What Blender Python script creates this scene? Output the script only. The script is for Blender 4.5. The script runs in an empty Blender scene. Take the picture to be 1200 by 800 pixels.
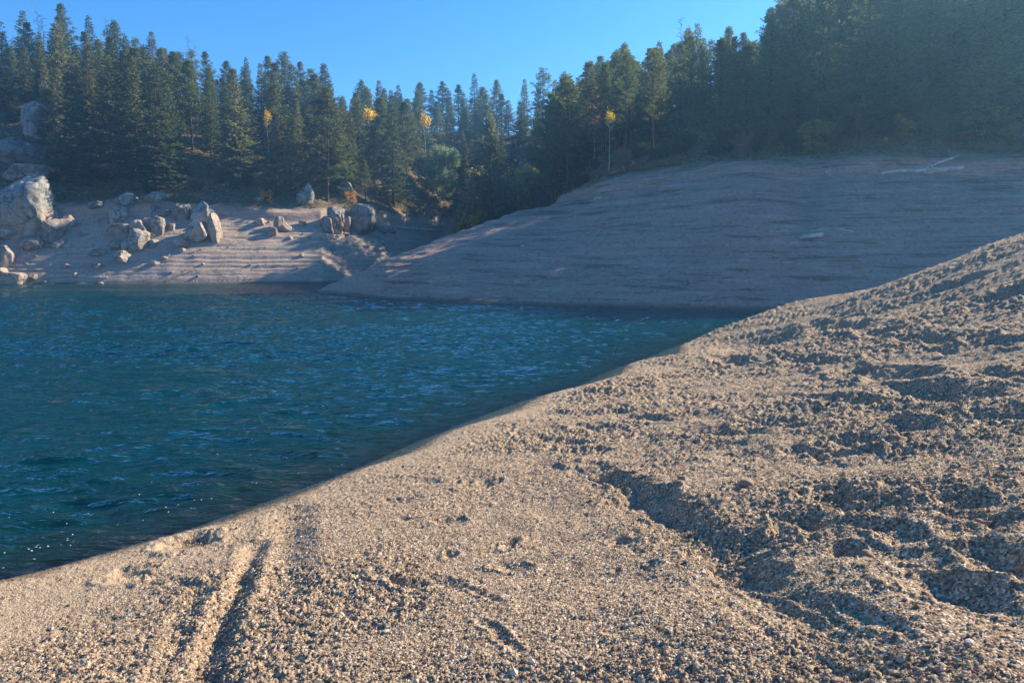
import bpy, math, random
import numpy as np
from mathutils import Vector

# ------------------------------------------------------------------ camera, sky, sun, exposure
SC = bpy.context.scene
COL = SC.collection
EYE = 2.4
FPX = 866.7
PITCH = math.atan(93 / FPX)
cd = bpy.data.cameras.new("camera"); cd.lens = 26; cd.sensor_width = 36; cd.clip_start = 0.05; cd.clip_end = 3000
cam = bpy.data.objects.new("camera", cd); COL.objects.link(cam)
cam.location = (0, 0, EYE); cam.rotation_euler = (math.pi / 2 - PITCH, 0, 0)
SC.camera = cam

SUN_AZ, SUN_EL = math.radians(60), math.radians(31)
w = bpy.data.worlds.new("World"); SC.world = w; w.use_nodes = True
nt = w.node_tree; nt.nodes.clear()
sky = nt.nodes.new("ShaderNodeTexSky"); sky.sky_type = 'NISHITA'; sky.sun_disc = False
sky.sun_elevation = SUN_EL; sky.sun_rotation = SUN_AZ
sky.altitude = 2900; sky.air_density = 1.0; sky.dust_density = 0.15; sky.ozone_density = 2.2
bg = nt.nodes.new("ShaderNodeBackground"); bg.inputs[1].default_value = 0.105
wo = nt.nodes.new("ShaderNodeOutputWorld")
hs = nt.nodes.new('ShaderNodeHueSaturation'); hs.inputs['Saturation'].default_value = 1.32; hs.inputs['Value'].default_value = 1.15
nt.links.new(sky.outputs[0], hs.inputs['Color']); nt.links.new(hs.outputs[0], bg.inputs[0]); nt.links.new(bg.outputs[0], wo.inputs[0])
sl = bpy.data.lights.new("sun", 'SUN'); sl.energy = 5.0; sl.angle = math.radians(0.5); sl.color = (1.0, 0.87, 0.67)
so = bpy.data.objects.new("sun", sl); COL.objects.link(so)
S = Vector((math.sin(SUN_AZ) * math.cos(SUN_EL), math.cos(SUN_AZ) * math.cos(SUN_EL), math.sin(SUN_EL)))
so.rotation_euler = S.to_track_quat('Z', 'Y').to_euler(); so.location = S * 90
SC.view_settings.view_transform = 'Standard'; SC.view_settings.look = 'None'
SC.view_settings.exposure = 1.2; SC.view_settings.gamma = 1; SC.view_settings.use_curve_mapping = False
SC.cycles.max_bounces = 6; SC.cycles.diffuse_bounces = 3; SC.cycles.glossy_bounces = 3
SC.cycles.transparent_max_bounces = 8; SC.cycles.volume_bounces = 0
SC.cycles.sample_clamp_indirect = 4
SC.cycles.use_denoising = True

rng = np.random.default_rng(7)
random.seed(7)
FAST = False

# ------------------------------------------------------------------ pixel -> world
def ray(px, py):
    v = 400 - py
    return (px - 600) / (FPX * math.cos(PITCH) + v * math.sin(PITCH)), (v * math.cos(PITCH) - FPX * math.sin(PITCH)) / (FPX * math.cos(PITCH) + v * math.sin(PITCH))
def at(px, py, Y):
    u, t = ray(px, py)
    return np.array([u * Y, Y, EYE + t * Y])
def on_z(px, py, z=0.0):
    u, t = ray(px, py)
    return at(px, py, (z - EYE) / t)

# ------------------------------------------------------------------ numpy noise
def _h(ix, iy, s):
    n = (ix.astype(np.int64) * 374761393 + iy.astype(np.int64) * 668265263 + s * 1274126177) & 0xffffffff
    n = ((n ^ (n >> 13)) * 1274126177) & 0xffffffff
    n = ((n ^ (n >> 15)) * 2246822519) & 0xffffffff
    return ((n ^ (n >> 16)) & 0xffffff) / float(0xffffff)
def vn(x, y, s=0):
    ix = np.floor(x); iy = np.floor(y); fx = x - ix; fy = y - iy
    fx = fx * fx * fx * (fx * (fx * 6 - 15) + 10); fy = fy * fy * fy * (fy * (fy * 6 - 15) + 10)
    a = _h(ix, iy, s); b = _h(ix + 1, iy, s); c = _h(ix, iy + 1, s); d = _h(ix + 1, iy + 1, s)
    return ((a + (b - a) * fx) * (1 - fy) + (c + (d - c) * fx) * fy) * 2 - 1
def fbm(x, y, s=0, o=4, g=0.5):
    r = 0; a = 1; t = 0
    for k in range(o):
        c, sn = math.cos(k * 1.3), math.sin(k * 1.3)
        r = r + a * vn((x * c - y * sn) * 2 ** k + 17.3 * k, (x * sn + y * c) * 2 ** k - 9.1 * k, s + k); t += a; a *= g
    return r / t
def worley(x, y, s=0):
    ix = np.floor(x); iy = np.floor(y); best = np.full(x.shape, 9.0); hid = np.zeros(x.shape)
    for dx in (-1, 0, 1):
        for dy in (-1, 0, 1):
            cx = ix + dx; cy = iy + dy
            px = cx + 0.15 + 0.7 * _h(cx, cy, s); py = cy + 0.15 + 0.7 * _h(cx, cy, s + 77)
            d = np.sqrt((x - px) ** 2 + (y - py) ** 2); m = d < best
            best = np.where(m, d, best); hid = np.where(m, _h(cx, cy, s + 191), hid)
    return best, hid
def _h3(ix, iy, iz, s): return _h(ix + iz * 57, iy + iz * 131, s)
def vn3(p, s=0):
    i = np.floor(p); f = p - i; f = f * f * (3 - 2 * f); r = 0
    for a in (0, 1):
        for b in (0, 1):
            for c in (0, 1):
                wgt = (f[:, 0] if a else 1 - f[:, 0]) * (f[:, 1] if b else 1 - f[:, 1]) * (f[:, 2] if c else 1 - f[:, 2])
                r = r + wgt * _h3(i[:, 0] + a, i[:, 1] + b, i[:, 2] + c, s)
    return r * 2 - 1
def sst(a, b, x):
    t = np.clip((x - a) / (b - a), 0, 1); return t * t * (3 - 2 * t)

# ------------------------------------------------------------------ objects
def mesh_np(name, V, F, mats, smooth=True, mat_idx=None):
    V = np.asarray(V, np.float32); F = np.asarray(F, np.int32); k = F.shape[1]
    me = bpy.data.meshes.new(name)
    me.vertices.add(len(V)); me.vertices.foreach_set("co", V.ravel())
    me.loops.add(F.size); me.loops.foreach_set("vertex_index", F.ravel())
    me.polygons.add(len(F)); me.polygons.foreach_set("loop_start", np.arange(0, F.size, k, dtype=np.int32))
    me.polygons.foreach_set("loop_total", np.full(len(F), k, np.int32))
    me.polygons.foreach_set("use_smooth", np.full(len(F), smooth, bool))
    if mat_idx is not None: me.polygons.foreach_set("material_index", np.asarray(mat_idx, np.int32))
    for m in (mats if isinstance(mats, (list, tuple)) else [mats]): me.materials.append(m)
    me.update(calc_edges=True)
    return me
def link(name, me, parent=None):
    o = bpy.data.objects.new(name, me); COL.objects.link(o)
    if parent: o.parent = parent
    return o
def tag(o, label=None, cat=None, group=None, kind=None):
    for k, v in (("label", label), ("category", cat), ("group", group), ("kind", kind)):
        if v: o[k] = v
    return o
def grid_faces(nr, nc):
    i = np.arange(nr - 1)[:, None] * nc + np.arange(nc - 1)[None, :]
    i = i.ravel()
    return np.stack([i, i + 1, i + nc + 1, i + nc], 1)

# ------------------------------------------------------------------ materials
class NT:
    def __init__(s, name):
        s.m = bpy.data.materials.new(name); s.m.use_nodes = True; s.t = s.m.node_tree; s.t.nodes.clear()
        s.out = s.n("ShaderNodeOutputMaterial")
    def n(s, t, **kw):
        x = s.t.nodes.new(t)
        for k, v in kw.items():
            if k.startswith("i_"):
                kk = k[2:]; x.inputs[int(kk) if kk.isdigit() else kk].default_value = v
            else: setattr(x, k, v)
        return x
    def l(s, a, b): s.t.links.new(a, b)
    def pos(s): return s.n("ShaderNodeNewGeometry").outputs["Position"]
    def mapd(s, v, scale):
        m = s.n("ShaderNodeMapping"); m.inputs["Scale"].default_value = scale; s.l(v, m.inputs[0]); return m.outputs[0]
    def noise(s, v, scale, det=4, rough=0.55, dist=0.0):
        x = s.n("ShaderNodeTexNoise"); x.inputs["Scale"].default_value = scale; x.inputs["Detail"].default_value = det
        x.inputs["Roughness"].default_value = rough; x.inputs["Distortion"].default_value = dist
        if v is not None: s.l(v, x.inputs["Vector"])
        return x.outputs["Fac"]
    def ramp(s, f, stops, interp='LINEAR'):
        r = s.n("ShaderNodeValToRGB"); r.color_ramp.interpolation = interp; e = r.color_ramp.elements
        while len(e) < len(stops): e.new(0.5)
        for q, (p, c) in zip(e, stops):
            q.position = p; q.color = (c if isinstance(c, tuple) else (c, c, c)) + (1,)
        s.l(f, r.inputs[0]); return r.outputs[0]
    def mix(s, f, a, b, mode='MIX'):
        x = s.n("ShaderNodeMix", data_type='RGBA', blend_type=mode)
        for sock, v in ((x.inputs[0], f), (x.inputs[6], a), (x.inputs[7], b)):
            if isinstance(v, (int, float)): sock.default_value = v
            elif isinstance(v, tuple): sock.default_value = v + (1,)
            else: s.l(v, sock)
        return x.outputs[2]
    def math(s, op, a, b=0.0, clamp=False):
        x = s.n("ShaderNodeMath", operation=op, use_clamp=clamp)
        for sock, v in ((x.inputs[0], a), (x.inputs[1], b)):
            if isinstance(v, (int, float)): sock.default_value = v
            else: s.l(v, sock)
        return x.outputs[0]
    def bump(s, h, strength, dist, nrm=None):
        b = s.n("ShaderNodeBump"); b.inputs["Strength"].default_value = strength; b.inputs["Distance"].default_value = dist
        s.l(h, b.inputs["Height"])
        if nrm is not None: s.l(nrm, b.inputs["Normal"])
        return b.outputs[0]
    def princ(s, col, rough=0.9, nrm=None, spec=0.3):
        p = s.n("ShaderNodeBsdfPrincipled"); p.inputs["Roughness"].default_value = rough
        p.inputs["Specular IOR Level"].default_value = spec
        if isinstance(col, tuple): p.inputs["Base Color"].default_value = col + (1,)
        else: s.l(col, p.inputs["Base Color"])
        if nrm is not None: s.l(nrm, p.inputs["Normal"])
        return p
    def done(s, sh): s.l(sh, s.out.inputs[0]); return s.m

def mat_near_gravel():
    t = NT("decomposed_granite_gravel"); p = t.pos()
    v = t.n("ShaderNodeTexVoronoi"); v.inputs["Scale"].default_value = 88; t.l(p, v.inputs["Vector"])
    cr = t.n("ShaderNodeSeparateColor"); t.l(v.outputs["Color"], cr.inputs[0])
    grain = t.ramp(cr.outputs[0], [(0.0, (0.08, 0.055, 0.045)), (0.22, (0.17, 0.115, 0.075)), (0.5, (0.33, 0.23, 0.145)), (0.78, (0.46, 0.335, 0.215)), (1.0, (0.72, 0.62, 0.48))])
    pink = t.mix(t.ramp(cr.outputs[1], [(0.55, 0.0), (1.0, 0.35)]), grain, (0.33, 0.20, 0.14))
    big = t.noise(p, 0.9, 5, 0.6)
    c = t.mix(t.ramp(big, [(0.35, 0.0), (0.68, 0.32)]), pink, (0.30, 0.22, 0.145))
    sep = t.n("ShaderNodeSeparateXYZ"); t.l(p, sep.inputs[0])
    zz = t.math('ADD', sep.outputs[2], t.math('MULTIPLY', t.math('SUBTRACT', t.noise(p, 2.0, 3), 0.5), 0.10))
    fine = t.ramp(zz, [(0.03, 0.0), (0.07, 0.55), (0.13, 0.5), (0.24, 0.0)])
    c = t.mix(fine, c, (0.47, 0.345, 0.225))
    wet = t.ramp(zz, [(0.0, 0.5), (0.02, 0.55), (0.05, 1.0)])
    c = t.mix(1.0, c, wet, 'MULTIPLY')
    n1 = t.bump(v.outputs["Distance"], 0.55, -0.012)
    v2 = t.noise(p, 260, 2)
    n2 = t.bump(v2, 0.35, 0.004, n1)
    return t.done(t.princ(c, 0.92, n2, 0.2).outputs[0])

def mat_far_ground():
    t = NT("bare_shore_and_forest_floor"); p = t.pos()
    sep = t.n("ShaderNodeSeparateXYZ"); t.l(p, sep.inputs[0]); z = sep.outputs[2]
    n = t.noise(p, 0.35, 5, 0.6); nf = t.noise(p, 3.2, 5, 0.65)
    # bare granite sand below the high water line, strand lines follow the height
    zs = t.mapd(p, (0.22, 0.12, 3.8)); st = t.noise(zs, 1.0, 8, 0.74, 0.2)
    bare = t.ramp(st, [(0.30, (0.22, 0.16, 0.125)), (0.44, (0.42, 0.32, 0.25)), (0.55, (0.50, 0.39, 0.31)), (0.62, (0.30, 0.225, 0.175)), (0.72, (0.58, 0.48, 0.39))])
    bare = t.mix(t.ramp(nf, [(0.35, 0.0), (0.7, 0.45)]), bare, (0.24, 0.18, 0.145))
    red = t.n("ShaderNodeAttribute", attribute_name="redness")
    bare = t.mix(t.math('MULTIPLY', red.outputs["Fac"], 0.9), bare, t.mix(t.ramp(st, [(0.42, 0.0), (0.47, 0.7), (0.53, 0.35), (0.58, 0.9), (0.68, 1.0)]), (0.19, 0.11, 0.085), (0.60, 0.365, 0.275)))
    pb = t.n("ShaderNodeTexVoronoi"); pb.inputs["Scale"].default_value = 7; t.l(p, pb.inputs["Vector"])
    pc = t.n("ShaderNodeSeparateColor"); t.l(pb.outputs["Color"], pc.inputs[0])
    bare = t.mix(t.ramp(pc.outputs[0], [(0.86, 0.0), (0.99, 0.45)]), bare, (0.50, 0.42, 0.35))
    bare = t.mix(t.ramp(pc.outputs[1], [(0.86, 0.0), (0.98, 0.5)]), bare, (0.13, 0.095, 0.08))
    duff = t.ramp(nf, [(0.28, (0.045, 0.035, 0.022)), (0.48, (0.12, 0.085, 0.05)), (0.62, (0.25, 0.185, 0.11)), (0.78, (0.42, 0.34, 0.23))])
    duff = t.mix(t.ramp(n, [(0.45, 0.0), (0.62, 0.5)]), duff, (0.06, 0.065, 0.03))
    zz = t.math('ADD', z, t.math('MULTIPLY', t.math('SUBTRACT', n, 0.5), 2.0))
    f = t.n("ShaderNodeMapRange"); f.inputs[1].default_value = 8.9; f.inputs[2].default_value = 10.0; t.l(zz, f.inputs[0])
    c = t.mix(f.outputs[0], bare, duff)
    wet = t.ramp(z, [(0.0, 0.40), (0.12, 0.55), (0.3, 1.0)])
    c = t.mix(1.0, c, wet, 'MULTIPLY')
    b = t.bump(nf, 0.7, 0.12); b = t.bump(t.noise(p, 14, 4, 0.7), 0.6, 0.05, b)
    return t.done(t.princ(c, 0.95, b, 0.15).outputs[0])

def mat_water():
    t = NT("lake_water"); p = t.pos()
    a = t.noise(t.mapd(p, (2.2, 5.5, 1)), 1.0, 3, 0.55, 0.35)
    b = t.noise(t.mapd(p, (6.5, 15, 1)), 1.0, 3, 0.6, 0.3)
    n1 = t.bump(a, 1.0, 0.16)
    n2 = t.bump(b, 1.0, 0.035, n1)
    dep = t.n("ShaderNodeAttribute", attribute_name="depth")
    e = t.math('SUBTRACT', 1.0, t.math('POWER', 2.718, t.math('MULTIPLY', dep.outputs["Fac"], -1.7)), True)
    tr = t.n("ShaderNodeBsdfTransparent"); tr.inputs[0].default_value = (0.75, 0.92, 0.88, 1)
    col = t.ramp(dep.outputs["Fac"], [(0.0, (0.03, 0.09, 0.06)), (0.4, (0.004, 0.045, 0.045)), (1.0, (0.0012, 0.036, 0.044))])
    d = t.n("ShaderNodeBsdfDiffuse"); t.l(col, d.inputs[0])
    body = t.n("ShaderNodeMixShader"); t.l(e, body.inputs[0]); t.l(tr.outputs[0], body.inputs[1]); t.l(d.outputs[0], body.inputs[2])
    g = t.n("ShaderNodeBsdfGlossy"); g.inputs["Roughness"].default_value = 0.06; t.l(n2, g.inputs["Normal"])
    lw = t.n("ShaderNodeLayerWeight"); lw.inputs[0].default_value = 0.5; t.l(n2, lw.inputs["Normal"])
    fr = t.math('ADD', 0.03, t.math('MULTIPLY', t.math('POWER', lw.outputs["Facing"], 3.8), 0.97), True)
    mx = t.n("ShaderNodeMixShader"); t.l(fr, mx.inputs[0]); t.l(body.outputs[0], mx.inputs[1]); t.l(g.outputs[0], mx.inputs[2])
    return t.done(mx.outputs[0])

def mat_rock(name, pale=0.0):
    """granite boulder; below the reservoir's high water mark it is bleached, above it weathered grey"""
    t = NT(name); p = t.pos(); oi = t.n("ShaderNodeObjectInfo")
    sep = t.n("ShaderNodeSeparateXYZ"); t.l(p, sep.inputs[0])
    nf = t.noise(p, 1.6, 6, 0.65); ng = t.noise(p, 7, 4, 0.7)
    grey = t.ramp(nf, [(0.3, (0.14, 0.135, 0.125)), (0.5, (0.28, 0.265, 0.24)), (0.7, (0.42, 0.39, 0.35))])
    grey = t.mix(t.ramp(ng, [(0.55, 0.0), (0.7, 0.5)]), grey, (0.20, 0.21, 0.17))
    tan = t.ramp(nf, [(0.3, (0.28, 0.215, 0.17)), (0.5, (0.40, 0.32, 0.26)), (0.7, (0.50, 0.42, 0.35))])
    z = t.math('ADD', sep.outputs[2], t.math('MULTIPLY', nf, 0.5))
    f = t.n("ShaderNodeMapRange"); f.inputs[1].default_value = 8.55; f.inputs[2].default_value = 8.8; t.l(z, f.inputs[0])
    c = t.mix(f.outputs[0], tan, grey)
    hv = t.math('ADD', 0.8, t.math('MULTIPLY', oi.outputs["Random"], 0.35))
    c = t.mix(1.0, c, hv, 'MULTIPLY')
    vc = t.n("ShaderNodeTexVoronoi", feature='DISTANCE_TO_EDGE'); vc.inputs["Scale"].default_value = 0.42
    wv = t.n("ShaderNodeMix", data_type='VECTOR'); wv.inputs[0].default_value = .25; t.l(p, wv.inputs[4])
    nn = t.n("ShaderNodeTexNoise"); nn.inputs["Scale"].default_value = .8; nn.inputs["Detail"].default_value = 5; t.l(p, nn.inputs["Vector"])
    vm = t.n("ShaderNodeVectorMath", operation='MULTIPLY_ADD'); t.l(nn.outputs["Color"], vm.inputs[0]); vm.inputs[1].default_value = (1.6, 1.6, 1.6); t.l(p, vm.inputs[2]); t.l(vm.outputs[0], vc.inputs["Vector"])
    crk = t.ramp(vc.outputs["Distance"], [(0.0, 0.25), (0.018, 0.8), (0.03, 1.0)])
    c = t.mix(1.0, c, crk, 'MULTIPLY')
    streak = t.noise(t.mapd(p, (1.6, 1.6, .25)), 1.0, 4, .6)
    c = t.mix(t.ramp(streak, [(0.52, 0.0), (0.66, 0.45)]), c, (0.10, 0.095, 0.09))
    b = t.bump(nf, 0.6, 0.25); b = t.bump(ng, 0.6, 0.08, b); b = t.bump(crk, 0.8, .08, b)
    return t.done(t.princ(c, 0.9, b, 0.2).outputs[0])

def mat_leaf(name, c1, c2, trans=0.35, hue=None):
    t = NT(name); oi = t.n("ShaderNodeObjectInfo"); g = t.n("ShaderNodeNewGeometry")
    tc = t.n("ShaderNodeTexCoord")
    n = t.noise(tc.outputs["Object"], 0.9, 3, 0.6)
    f = t.math('ADD', t.math('MULTIPLY', g.outputs["Random Per Island"], 0.55), t.math('MULTIPLY', n, 0.45))
    c = t.mix(f, c1, c2)
    if hue:
        c = t.mix(t.math('MULTIPLY', oi.outputs["Random"], 0.6), c, hue)
    c = t.mix(1.0, c, t.math('ADD', 0.75, t.math('MULTIPLY', oi.outputs["Random"], 0.5)), 'MULTIPLY')
    d = t.princ(c, 0.65, None, 0.25)
    tl = t.n("ShaderNodeBsdfTranslucent"); t.l(t.mix(1.0, c, (1.3, 1.25, 0.7), 'MULTIPLY'), tl.inputs[0])
    m = t.n("ShaderNodeMixShader"); m.inputs[0].default_value = trans
    t.l(d.outputs[0], m.inputs[1]); t.l(tl.outputs[0], m.inputs[2])
    return t.done(m.outputs[0])

def mat_bark(name, c1, c2, sc=5.0):
    t = NT(name); tc = t.n("ShaderNodeTexCoord")
    n = t.noise(t.mapd(tc.outputs["Object"], (sc, sc, sc * 0.5)), 1.0, 4, 0.65)
    return t.done(t.princ(t.ramp(n, [(0.35, c1), (0.65, c2)]), 0.9, t.bump(n, 0.6, 0.03), 0.15).outputs[0])

def mat_stone():
    t = NT("loose_stone"); g = t.n("ShaderNodeNewGeometry"); p = g.outputs["Position"]
    c = t.ramp(g.outputs["Random Per Island"], [(0.0, (0.12, 0.085, 0.07)), (0.2, (0.26, 0.185, 0.13)), (0.5, (0.40, 0.30, 0.20)), (0.75, (0.48, 0.385, 0.27)), (0.9, (0.27, 0.155, 0.115)), (1.0, (0.66, 0.58, 0.47))])
    n = t.noise(p, 180, 3, 0.7)
    c = t.mix(1.0, c, t.ramp(n, [(0.3, 0.7), (0.7, 1.15)]), 'MULTIPLY')
    return t.done(t.princ(c, 0.85, t.bump(n, 0.5, 0.003), 0.25).outputs[0])

M_GRAVEL = mat_near_gravel(); M_FAR = mat_far_ground(); M_WATER = mat_water()
M_ROCK = mat_rock("granite_boulder")
M_STONE = mat_stone()
M_NEEDLE = mat_leaf("pine_needles", (0.035, 0.055, 0.022), (0.25, 0.26, 0.115), 0.5, (0.045, 0.085, 0.045))
M_NEEDLE2 = mat_leaf("blue_fir_needles", (0.07, 0.095, 0.055), (0.34, 0.35, 0.20), 0.5, (0.09, 0.10, 0.06))
M_NEEDLE3 = mat_leaf("dark_spruce_needles", (0.025, 0.046, 0.020), (0.17, 0.20, 0.09), 0.46, (0.03, 0.07, 0.04))
M_YEL = mat_leaf("yellow_aspen_leaves", (0.62, 0.40, 0.03), (0.85, 0.62, 0.06), 0.55)
M_ORA = mat_leaf("orange_autumn_leaves", (0.45, 0.23, 0.07), (0.68, 0.38, 0.13), 0.45)
M_SAGE = mat_leaf("pale_green_leaves", (0.20, 0.27, 0.16), (0.32, 0.38, 0.25), 0.45)
M_YGRN = mat_leaf("yellow_green_leaves", (0.24, 0.26, 0.09), (0.48, 0.42, 0.14), 0.45)
M_BRSH = mat_leaf("brown_shrub_leaves", (0.10, 0.075, 0.045), (0.24, 0.16, 0.085), 0.4)
M_BARK = mat_bark("pine_bark", (0.055, 0.038, 0.028), (0.15, 0.10, 0.075))
M_PALEBARK = mat_bark("aspen_bark", (0.30, 0.28, 0.24), (0.58, 0.56, 0.50))
M_DEAD = mat_bark("dead_wood", (0.16, 0.14, 0.12), (0.34, 0.31, 0.28))
M_DRIFT = mat_bark("driftwood", (0.34, 0.31, 0.28), (0.62, 0.60, 0.57), 3)

# ------------------------------------------------------------------ far shore height
def key(px): return (px - 600) / 862.0
P_px = np.array([300, 350, 375, 395, 425, 455, 500, 550, 600, 660, 720, 800, 900, 1000, 1100, 1200, 1400, 1800])
P_w  = np.array([66, 61, 57.5, 54, 50.5, 47.5, 44.8, 42.5, 41, 39.8, 38.8, 37.6, 36.3, 35.6, 35, 34, 31, 26])
P_cz = np.array([-3.5, -1.8, 0.25, 0.9, 1.75, 2.65, 3.75, 5.2, 6.75, 8.1, 8.7, 9.1, 9.5, 9.6, 9.7, 9.8, 10, 10])
P_cy = np.array([68, 62, 58.5, 57, 55.5, 55.5, 57.5, 62, 67, 70, 63, 57, 55, 54, 54, 54, 50, 45])
# ridge behind the treeline (ground height and depth) for the whole hill
B_px = np.array([-900, -300, 0, 200, 380, 450, 520, 600, 660, 720, 800, 900, 1000, 1200, 1500, 1900])
B_w  = np.array([60, 76, 81.5, 83, 85.5, 95, 113, 122, 118, 108, 100, 95, 90, 85, 80, 75])
B_t  = np.array([70, 86, 90, 92.5, 99, 107, 125, 134, 128, 118, 110, 104, 98, 92, 86, 80])
R_y  = np.array([110, 130, 135, 138, 150, 158, 168, 165, 150, 132, 110, 98, 92, 92, 92, 90])
R_z  = np.array([34, 36, 34.5, 31, 28, 28.5, 30, 29, 26.5, 25, 22.5, 22, 22, 22, 26, 24])  # unseen hill past the right frame edge is raised to shade the peninsula

def far_h(x, y, detail=True):
    x = np.asarray(x, float); y = np.asarray(y, float)
    ys = np.maximum(y, 1e-3)
    u = x / ys
    u = np.where(y <= 0, np.where(x > 0, 4.0, -4.0), u)
    uc = np.clip(u, -1.74, 1.5)
    Y = np.where(np.abs(u) > 1.5, np.hypot(x, y) / math.sqrt(1 + 1.5 ** 2), ys)
    kp = key(P_px); kb = key(B_px)
    wob = 1.2 * fbm(x / 14, y / 14, 5, 3)
    # --- peninsula
    pw = np.interp(uc, kp, P_w); pz = np.interp(uc, kp, P_cz); py = np.interp(uc, kp, P_cy)
    pw = pw + 0.5 * vn(x / 5, y / 5, 31) * (uc > key(420))
    t = (Y - pw) / np.maximum(py - pw, 1.5)
    zp_up = np.where(t < 0, (Y - pw) * 0.30, pz * (1 - (1 - np.clip(t, 0, 1)) ** 1.25))
    px = uc * 862 + 600
    spur = 1.1 * np.exp(-((px - 862) / 42) ** 2) - 0.7 * np.exp(-((px - 938) / 20) ** 2)
    zp_up = zp_up + spur * np.exp(-((t - 0.62) / 0.26) ** 2)
    tail = np.interp(uc, key(np.array([560, 640, 700])), [0.0, 0.5, 1.0])   # 0: falls to the inlet, 1: runs into the hill
    fall = pz - np.maximum(Y - py, 0) * 0.36
    zp = np.where(Y < py, zp_up, fall)
    # --- main hill
    bw = np.interp(uc, kb, B_w); bt = np.interp(uc, kb, B_t); ry = np.interp(uc, kb, R_y); rz = np.interp(uc, kb, R_z)
    s1 = (Y - bw) / (bt - bw)
    zb = np.where(s1 < 0, (Y - bw) * 0.25, 8.6 * np.clip(s1, 0, 1) ** 0.92)
    s2 = np.clip((Y - bt) / (ry - bt), 0, 1)
    zb = zb + (rz - 8.6) * (1 - (1 - s2) ** 1.35) * (Y > bt)
    zb = zb - np.clip(Y - ry - 6, 0, 250) * 0.10
    # hill behind the peninsula on the right: from crest straight to ridge
    s3 = np.clip((Y - py) / np.maximum(ry - py, 5), 0, 1)
    zr = pz + (rz - pz) * (1 - (1 - s3) ** 1.25) - np.clip(Y - ry - 6, 0, 250) * 0.10
    zh = np.where(Y > py, tail * zr + (1 - tail) * np.maximum(zb, zp), -9)
    z = np.maximum(zp, np.where(Y > py, zh, zb * (uc < key(640)) - 9 * (uc >= key(640))))
    if not detail: return np.clip(z, -4, 60)
    left = 1 - sst(-0.28, -0.12, uc) * (Y < 80)
    # cut bank at the high water line
    hw = 8.0 + 0.45 * vn(x / 6, y / 6, 12)
    z = z + sst(hw - 0.12, hw + 0.3, z) * (0.55 + 0.5 * np.clip(vn(x / 9, y / 9, 91) + 0.3, 0, 1)) * (1 + 0.8 * (Y > 75))
    band = sst(0.1, 0.5, z) * (1 - sst(hw - 1.2, hw, z))
    # strand-line benches
    q = z + 0.16 * fbm(x / 7, y / 7, 21, 3)
    sp = 0.46 + 0.0 * q
    qq = (q + 0.22 * vn(q * 0.9, q * 0 + 3.3, 8)) / sp
    fr = qq - np.floor(qq)
    st = (sst(0.55, 0.95, fr) - fr) * sp
    amp = (0.95 * (Y > 75) + 0.46 * (Y <= 75)) * np.clip(0.42 + 1.0 * vn(np.floor(qq) * 7.7, x / 9 + .07 * Y, 3), 0.04, 1)
    z = z + st * amp * band
    up = sst(8.2, 10, z)
    z = z + up * (0.5 * fbm(x / 5, y / 5, 61, 4) + 0.9 * fbm(x / 18, y / 18, 62, 2))
    rough = 0.09 * fbm(x / 1.3, y / 1.3, 63, 4) + 0.16 * (Y < 75) * np.clip(fbm(x / 2.4, y / .8, 66, 4) - .05, 0, 1) + 0.09 * np.clip(fbm(x / 3, y / 3, 64, 3), 0, 1)
    z = z + rough * sst(0.0, 0.4, z)
    # eroded gullies in the cut bank of the peninsula
    gl = np.clip(vn(px / 16, px * 0 + 0.5, 19), 0, 1) * np.exp(-((z - 8.2) / 1.3) ** 2) * (Y < 80)
    z = z - 0.5 * gl
    return np.clip(z, -4, 60)

# ------------------------------------------------------------------ near bank height: thin plate through surveyed points
pts = []
def nz(px, py, z): p = on_z(px, py, z); pts.append((p[0], p[1], z))
def nw(px, py, z): p = on_z(px, py, 0); pts.append((p[0], p[1], z))
def nY(px, py, Y): p = at(px, py, Y); pts.append(tuple(p))
def nxy(x, y, z): pts.append((x, y, z))
SHORE = [(-260, 752), (-120, 712), (0, 681), (100, 656), (200, 628), (300, 597), (360, 575), (412, 553), (520, 508), (640, 463), (740, 426), (800, 404), (880, 384)]
for a in SHORE: nz(a[0], a[1], 0.0)
for a in [(220, 640, .10), (100, 674, .08), (0, 702, .07), (320, 606, .09), (425, 575, .15), (530, 520, .10), (650, 476, .12), (740, 440, .13)]: nz(*a)
for a in [(0, 655, -.22), (200, 600, -.24), (360, 545, -.28), (520, 478, -.4), (640, 440, -.55), (800, 390, -.7), (0, 590, -.9), (200, 545, -.9), (400, 480, -1.3), (600, 420, -1.6), (780, 380, -2.0), (-400, 600, -1.6), (-400, 420, -3.4), (0, 420, -3.4), (300, 400, -3.4), (600, 375, -3.6), (860, 368, -3)]: nw(*a)
for a in [(0, 800, .30), (100, 740, .20), (200, 700, .24), (250, 800, .50), (400, 620, .30), (400, 800, .62), (600, 560, .32), (600, 650, .48), (600, 800, .74), (800, 440, .18), (800, 500, .45), (800, 600, .68), (800, 800, .86), (900, 408, .32), (1000, 450, .85), (1000, 560, .92), (1000, 700, .98), (1200, 420, 1.32), (1200, 560, 1.18), (1200, 800, 1.08)]: nz(*a)
for a in [(955, 351, 23.5), (1010, 345, 22.5), (1060, 341, 21.5), (1085, 325, 20.5), (1112, 314, 20), (1150, 296, 19), (1200, 275, 18), (1320, 245, 16.5), (1500, 210, 14), (1000, 385, 15), (1100, 360, 14.5), (1180, 330, 14)]: nY(*a)
for px, Y, z in [(900, 30, -1.6), (960, 29, -1.3), (1060, 28, -1.0), (1060, 34, -3), (960, 34, -3.2), (1200, 27, .4), (1200, 33, -1.8), (1400, 26, 2.2), (1400, 32, 1.0), (1800, 25, 5), (1800, 14, 4.6), (1115, 25.5, .1)]:
    nxy(key(px) * Y, Y, z)
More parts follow.
